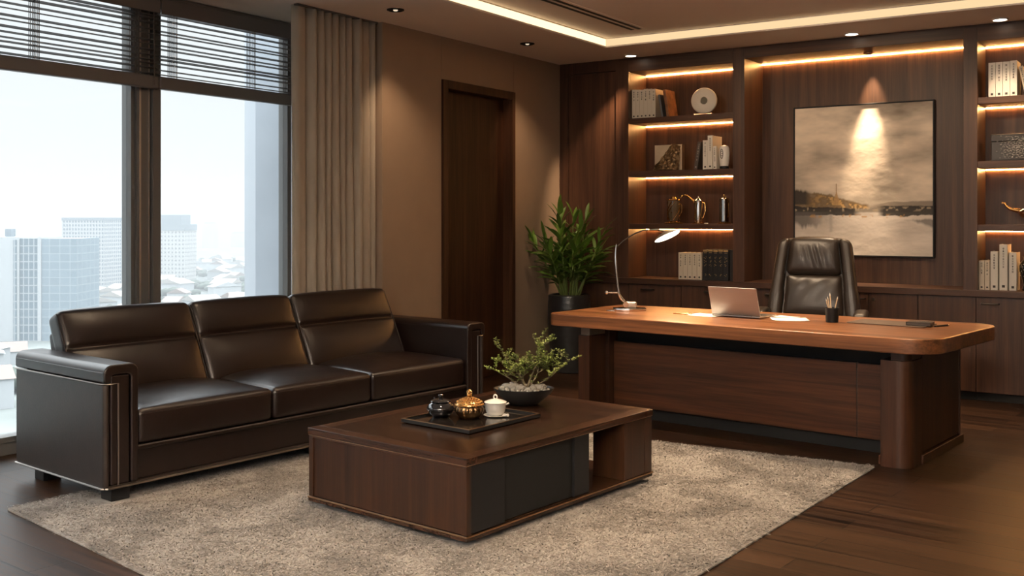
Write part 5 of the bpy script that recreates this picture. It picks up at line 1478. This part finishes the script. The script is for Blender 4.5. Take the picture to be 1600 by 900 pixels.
for k in range(12):
    a = 2 * PI * k / 12
    pts = []
    for i in range(9):
        rr = 0.018 + 0.011 * i; aa = a + 0.28 * math.sin(i * 0.9)
        x, z = rr * math.cos(aa), 0.105 + rr * math.sin(aa)
        if abs(x) < 0.16 and 0.016 < z < 0.198: pts.append((x, -0.003, z))
    if len(pts) > 2: fg.tube(pts, 0.0018, 5)
fg.build('filigree', plain('tarnished_silver', (0.22, 0.205, 0.185), 0.35, 1.0, bump=0.2), t)
t = thing('oil_lamp', 'brass and steel spouted oil lamp on the third right shelf', 'lamp', (-1.05, 8.76, S3), 0)
MB().lathe([(0, 0), (0.050, 0), (0.052, 0.006), (0.030, 0.014), (0.022, 0.030), (0, 0.032)], n=36).build('foot', M_CHROME, t)
MB().lathe([(0, 0.028), (0.03, 0.032), (0.070, 0.058), (0.094, 0.090), (0.096, 0.104), (0.080, 0.120), (0.050, 0.132), (0, 0.134)], n=44).build('bowl', M_CHROME, t)
MB().lathe([(0.048, 0.130), (0.045, 0.150), (0.036, 0.165), (0.040, 0.178), (0.030, 0.195), (0.016, 0.205), (0.018, 0.22), (0.010, 0.235), (0, 0.238)], n=32).build('lid', M_BRASS, t)
MB().tube([(-0.075, 0, 0.105), (-0.115, -0.005, 0.112), (-0.150, -0.008, 0.122), (-0.172, -0.008, 0.142), (-0.186, -0.008, 0.165), (-0.205, -0.008, 0.168)], [0.020, 0.015, 0.011, 0.009, 0.008, 0.010], 12).build('spout', M_BRASS, t)
MB().tube([(0.085, 0, 0.105), (0.13, 0, 0.14), (0.135, 0, 0.19), (0.10, 0, 0.205), (0.06, 0, 0.17)], 0.008, 10).build('handle', M_BRASS, t)
RB = [(-1.386, 0.038, 0.226, 'short cream book on the right counter, next to the upright', M_CREAM), (-1.3465, 0.035, 0.228, 'short cream book on the right counter, against the thick white book', M_CREAM), (-1.297, 0.052, 0.298, 'thick white book on the right counter, left of the tallest', M_WHITEB), (-1.232, 0.057, 0.352, 'tallest white book on the right counter', M_WHITEB), (-1.167, 0.052, 0.292, 'white book on the right counter, right of the tallest', M_WHITEB)]
for i, (x, w_, h_, lab, mt) in enumerate(RB):
    book(lab, x, 8.67, S4, w_, 0.19, h_, mt, 'white books on the right counter', 0, M_INK, 0.42, 80 + i)
t = thing('vase', 'dark beaded vase at the right of the white books on the right counter', 'vase', (-1.075, 8.75, S4), 0)
MB().lathe([(0, 0), (0.036, 0), (0.040, 0.01), (0.030, 0.04), (0.040, 0.09), (0.056, 0.15), (0.058, 0.19), (0.040, 0.225), (0.026, 0.24), (0.034, 0.262), (0.028, 0.262), (0.020, 0.24), (0, 0.2)], n=40).build('body', M_GLAZE, t)
bd = MB(); rg = random.Random(5)
for k in range(70):
    z = rg.uniform(0.11, 0.215); a = rg.uniform(0, 2 * PI)
    rr = 0.040 + 0.019 * math.sin(PI * min(1, max(0, (z - 0.07) / 0.2)))
    bd.ball((rr * math.cos(a), rr * math.sin(a), z), rg.uniform(0.002, 0.0045), 1)
bd.build('beads', M_CREAM, t)

# ================================================================== OUTSIDE THE WINDOW
o = structure(MB().box(-6.609, -6.06, 6.05, 9.0, -6, 8, 0.004).build('exterior_pillar', M_CONC), 'grey concrete pillar outside the window', 'pillar')
MB().box(-6.965, -6.612, 6.25, 9.0, -6, 8, 0.004).build('pillar_return', M_CONC2, o)
GZ = -60.0
F_ = Vector((-math.sin(YAW), math.cos(YAW), 0)); R_ = Vector((math.cos(YAW), math.sin(YAW), 0))
def far(b, D):
    """a spot in the city: b metres right of the camera's axis, D metres ahead"""
    p = F_ * D + R_ * b
    return (p.x, p.y, GZ)
g_ = structure(MB().box(-4500, -200, -600, 5200, GZ - 2, GZ).build('ground', plain('city_ground', (0.13, 0.145, 0.14), 0.95, vary=0.4, vscale=0.02, bump=0.02)), 'hazy city ground far below', 'ground')
FG_A = facade('glass_facade', (0.27, 0.29, 0.31), (0.11, 0.15, 0.18), 2.6, 4.0, 0.28)
FG_B = facade('grid_facade', (0.31, 0.32, 0.33), (0.07, 0.095, 0.12), 2.9, 3.4, 0.75)
FG_C = facade('dotted_facade', (0.35, 0.35, 0.345), (0.10, 0.10, 0.105), 3.6, 3.9, 1.15)
WHITE_W = plain('white_render', (0.34, 0.355, 0.37), 0.8, bump=0.02)
GREY_W = plain('grey_render', (0.15, 0.18, 0.205), 0.8, bump=0.02)
t = thing('office_tower', 'white and glass office slab at the left edge of the window view', 'building', far(-238, 520), YAW)
MB().box(-30, -10.5, 0, 26, 0, 52.5).build('white_core', WHITE_W, t)
MB().box(-13.2, -11.6, -0.4, 0.2, 0, 51).build('window_strip', FG_A, t)
MB().box(-10.5, -1.2, 0.8, 26, 0, 51.8).build('glass_bay', FG_A, t)
MB().box(-1.2, 0.6, 0, 26, 0, 52.2).build('white_fin', WHITE_W, t)
MB().box(0.6, 18, 0.6, 30, 0, 51.6).build('glass_block', facade('glass_facade_plain', (0.24, 0.28, 0.31), (0.17, 0.215, 0.25), 5.2, 4.0, 0.2), t)
MB().box(-20, -17, 5, 10, 52.5, 56.4).box(-28, -26, 5, 10, 52.5, 54.6).build('roof_plant', GREY_W, t)
t = thing('apartment_tower', 'pale gridded tower behind the office slab, left of the mullion', 'building', far(-374, 900), YAW - R(12))
MB().box(-21, 20, 0, 30, 0, 60.2).build('tower_wall', FG_B, t)
MB().box(-21.3, 20.3, -0.3, 30.3, 60.2, 62.8).build('parapet', GREY_W, t)
t = thing('hotel_tower', 'white dotted tower with grey crown right of the mullion', 'building', far(-331, 1000), YAW - R(6))
MB().box(-14.5, 14.0, 0, 28, 0, 50.5).build('tower_wall', FG_C, t)
MB().box(-15, 14.6, -0.5, 28.5, 50.5, 56.5).build('crown', GREY_W, t)
MB().box(-10.6, 9.8, 2, 24, 56.5, 65.8).build('penthouse', GREY_W, t)
for b, D, w_, h_, lab in ((-648, 2200, 25, 52, 'slim ghostly tower far off right of the white dotted tower'), (-612, 2300, 30, 30, 'faint low block far off beside the ghostly tower'), (-560, 2300, 26, 22, 'faint low block far off nearest the concrete pillar'), (-900, 2400, 50, 34, 'faint block far off just left of the mullion')):
    t = thing('distant_block', lab, 'building', far(b, D), YAW, 'faint towers on the horizon')
    MB().box(-w_ / 2, w_ / 2, 0, 30, 0, h_).build('wall', WHITE_W, t)
    MB().box(-w_ / 2 + 3, w_ / 2 - 3, 4, 26, h_, h_ + 3).build('roof', GREY_W, t)
rg = random.Random(77)
roofs = [plain('pale_roof', (0.28, 0.265, 0.25), 0.9, bump=0.02), plain('clay_roof', (0.19, 0.15, 0.135), 0.9, bump=0.02), WHITE_W]
protos = []; taken = []
for k in range(260):
    D = rg.uniform(330, 1500); b = D * rg.uniform(-0.53, -0.24)
    if 460 < D < 590 and b < -195: continue
    if 860 < D < 970 and -420 < b < -330 or 960 < D < 1060 and -370 < b < -300: continue
    if any(math.hypot(b - q[0], D - q[1]) < 27 for q in taken): continue
    taken.append((b, D))
    if len(protos) < 6:
        t = thing('low_house', 'low pale rooftop in the hazy city below the towers', 'building', far(b, D), rg.uniform(0, 3), 'low houses in the hazy city')
        w_, d_, h_ = rg.uniform(6, 12), rg.uniform(5, 9), rg.uniform(5, 11)
        MB().box(-w_, w_, -d_, d_, 0, h_).build('wall', WHITE_W, t)
        MB().prism([(-w_ - 0.6, h_), (w_ + 0.6, h_), (0, h_ + 3.5)], -d_ - 0.6, d_ + 0.6, 'y').build('roof', roofs[k % 3], t)
        protos.append(t)
    else:
        t = copy_tree(protos[k % 6]); t.location = far(b, D); t.rotation_euler = (0, 0, rg.uniform(0, 3))
tm = MB()
for k in range(3200):
    D = 330 * (1500 / 330) ** rg.random(); b = D * rg.uniform(-0.53, -0.24)
    if 450 < D < 600 and b < -185: continue
    if 850 < D < 980 and -430 < b < -320 or 950 < D < 1070 and -380 < b < -290: continue
    if any(math.hypot(b - q[0], D - q[1]) < 25 for q in taken): continue
    p = far(b, D); r_ = rg.uniform(2.2, 5.0)
    tm.ball((p[0], p[1], GZ + r_ * 0.95), r_, 1, (1.3, 1.3, 0.75), None, 0.18)
o = tm.build('trees', plain('city_tree', (0.05, 0.065, 0.052), 0.9, vary=0.3, vscale=0.1, bump=0.02), None, 180)
o['kind'] = 'stuff'; o['label'] = 'hazy dark green treetops among the city houses'; o['category'] = 'trees'
# city haze: thin bright mist lying over the town
m = bpy.data.materials.new('mist'); m.use_nodes = True; tt = m.node_tree; tt.nodes.clear()
vs = tt.nodes.new('ShaderNodeVolumePrincipled'); vs.inputs['Color'].default_value = (0.50, 0.52, 0.54, 1); vs.inputs['Density'].default_value = HAZE; vs.inputs['Anisotropy'].default_value = 0.0
oo = tt.nodes.new('ShaderNodeOutputMaterial'); tt.links.new(vs.outputs[0], oo.inputs['Volume'])
o = MB().box(-4400, -230, -500, 5000, GZ - 1, GZ + 100).build('haze', m)
o['kind'] = 'stuff'; o['label'] = 'bright mist lying over the distant city'; o['category'] = 'haze'
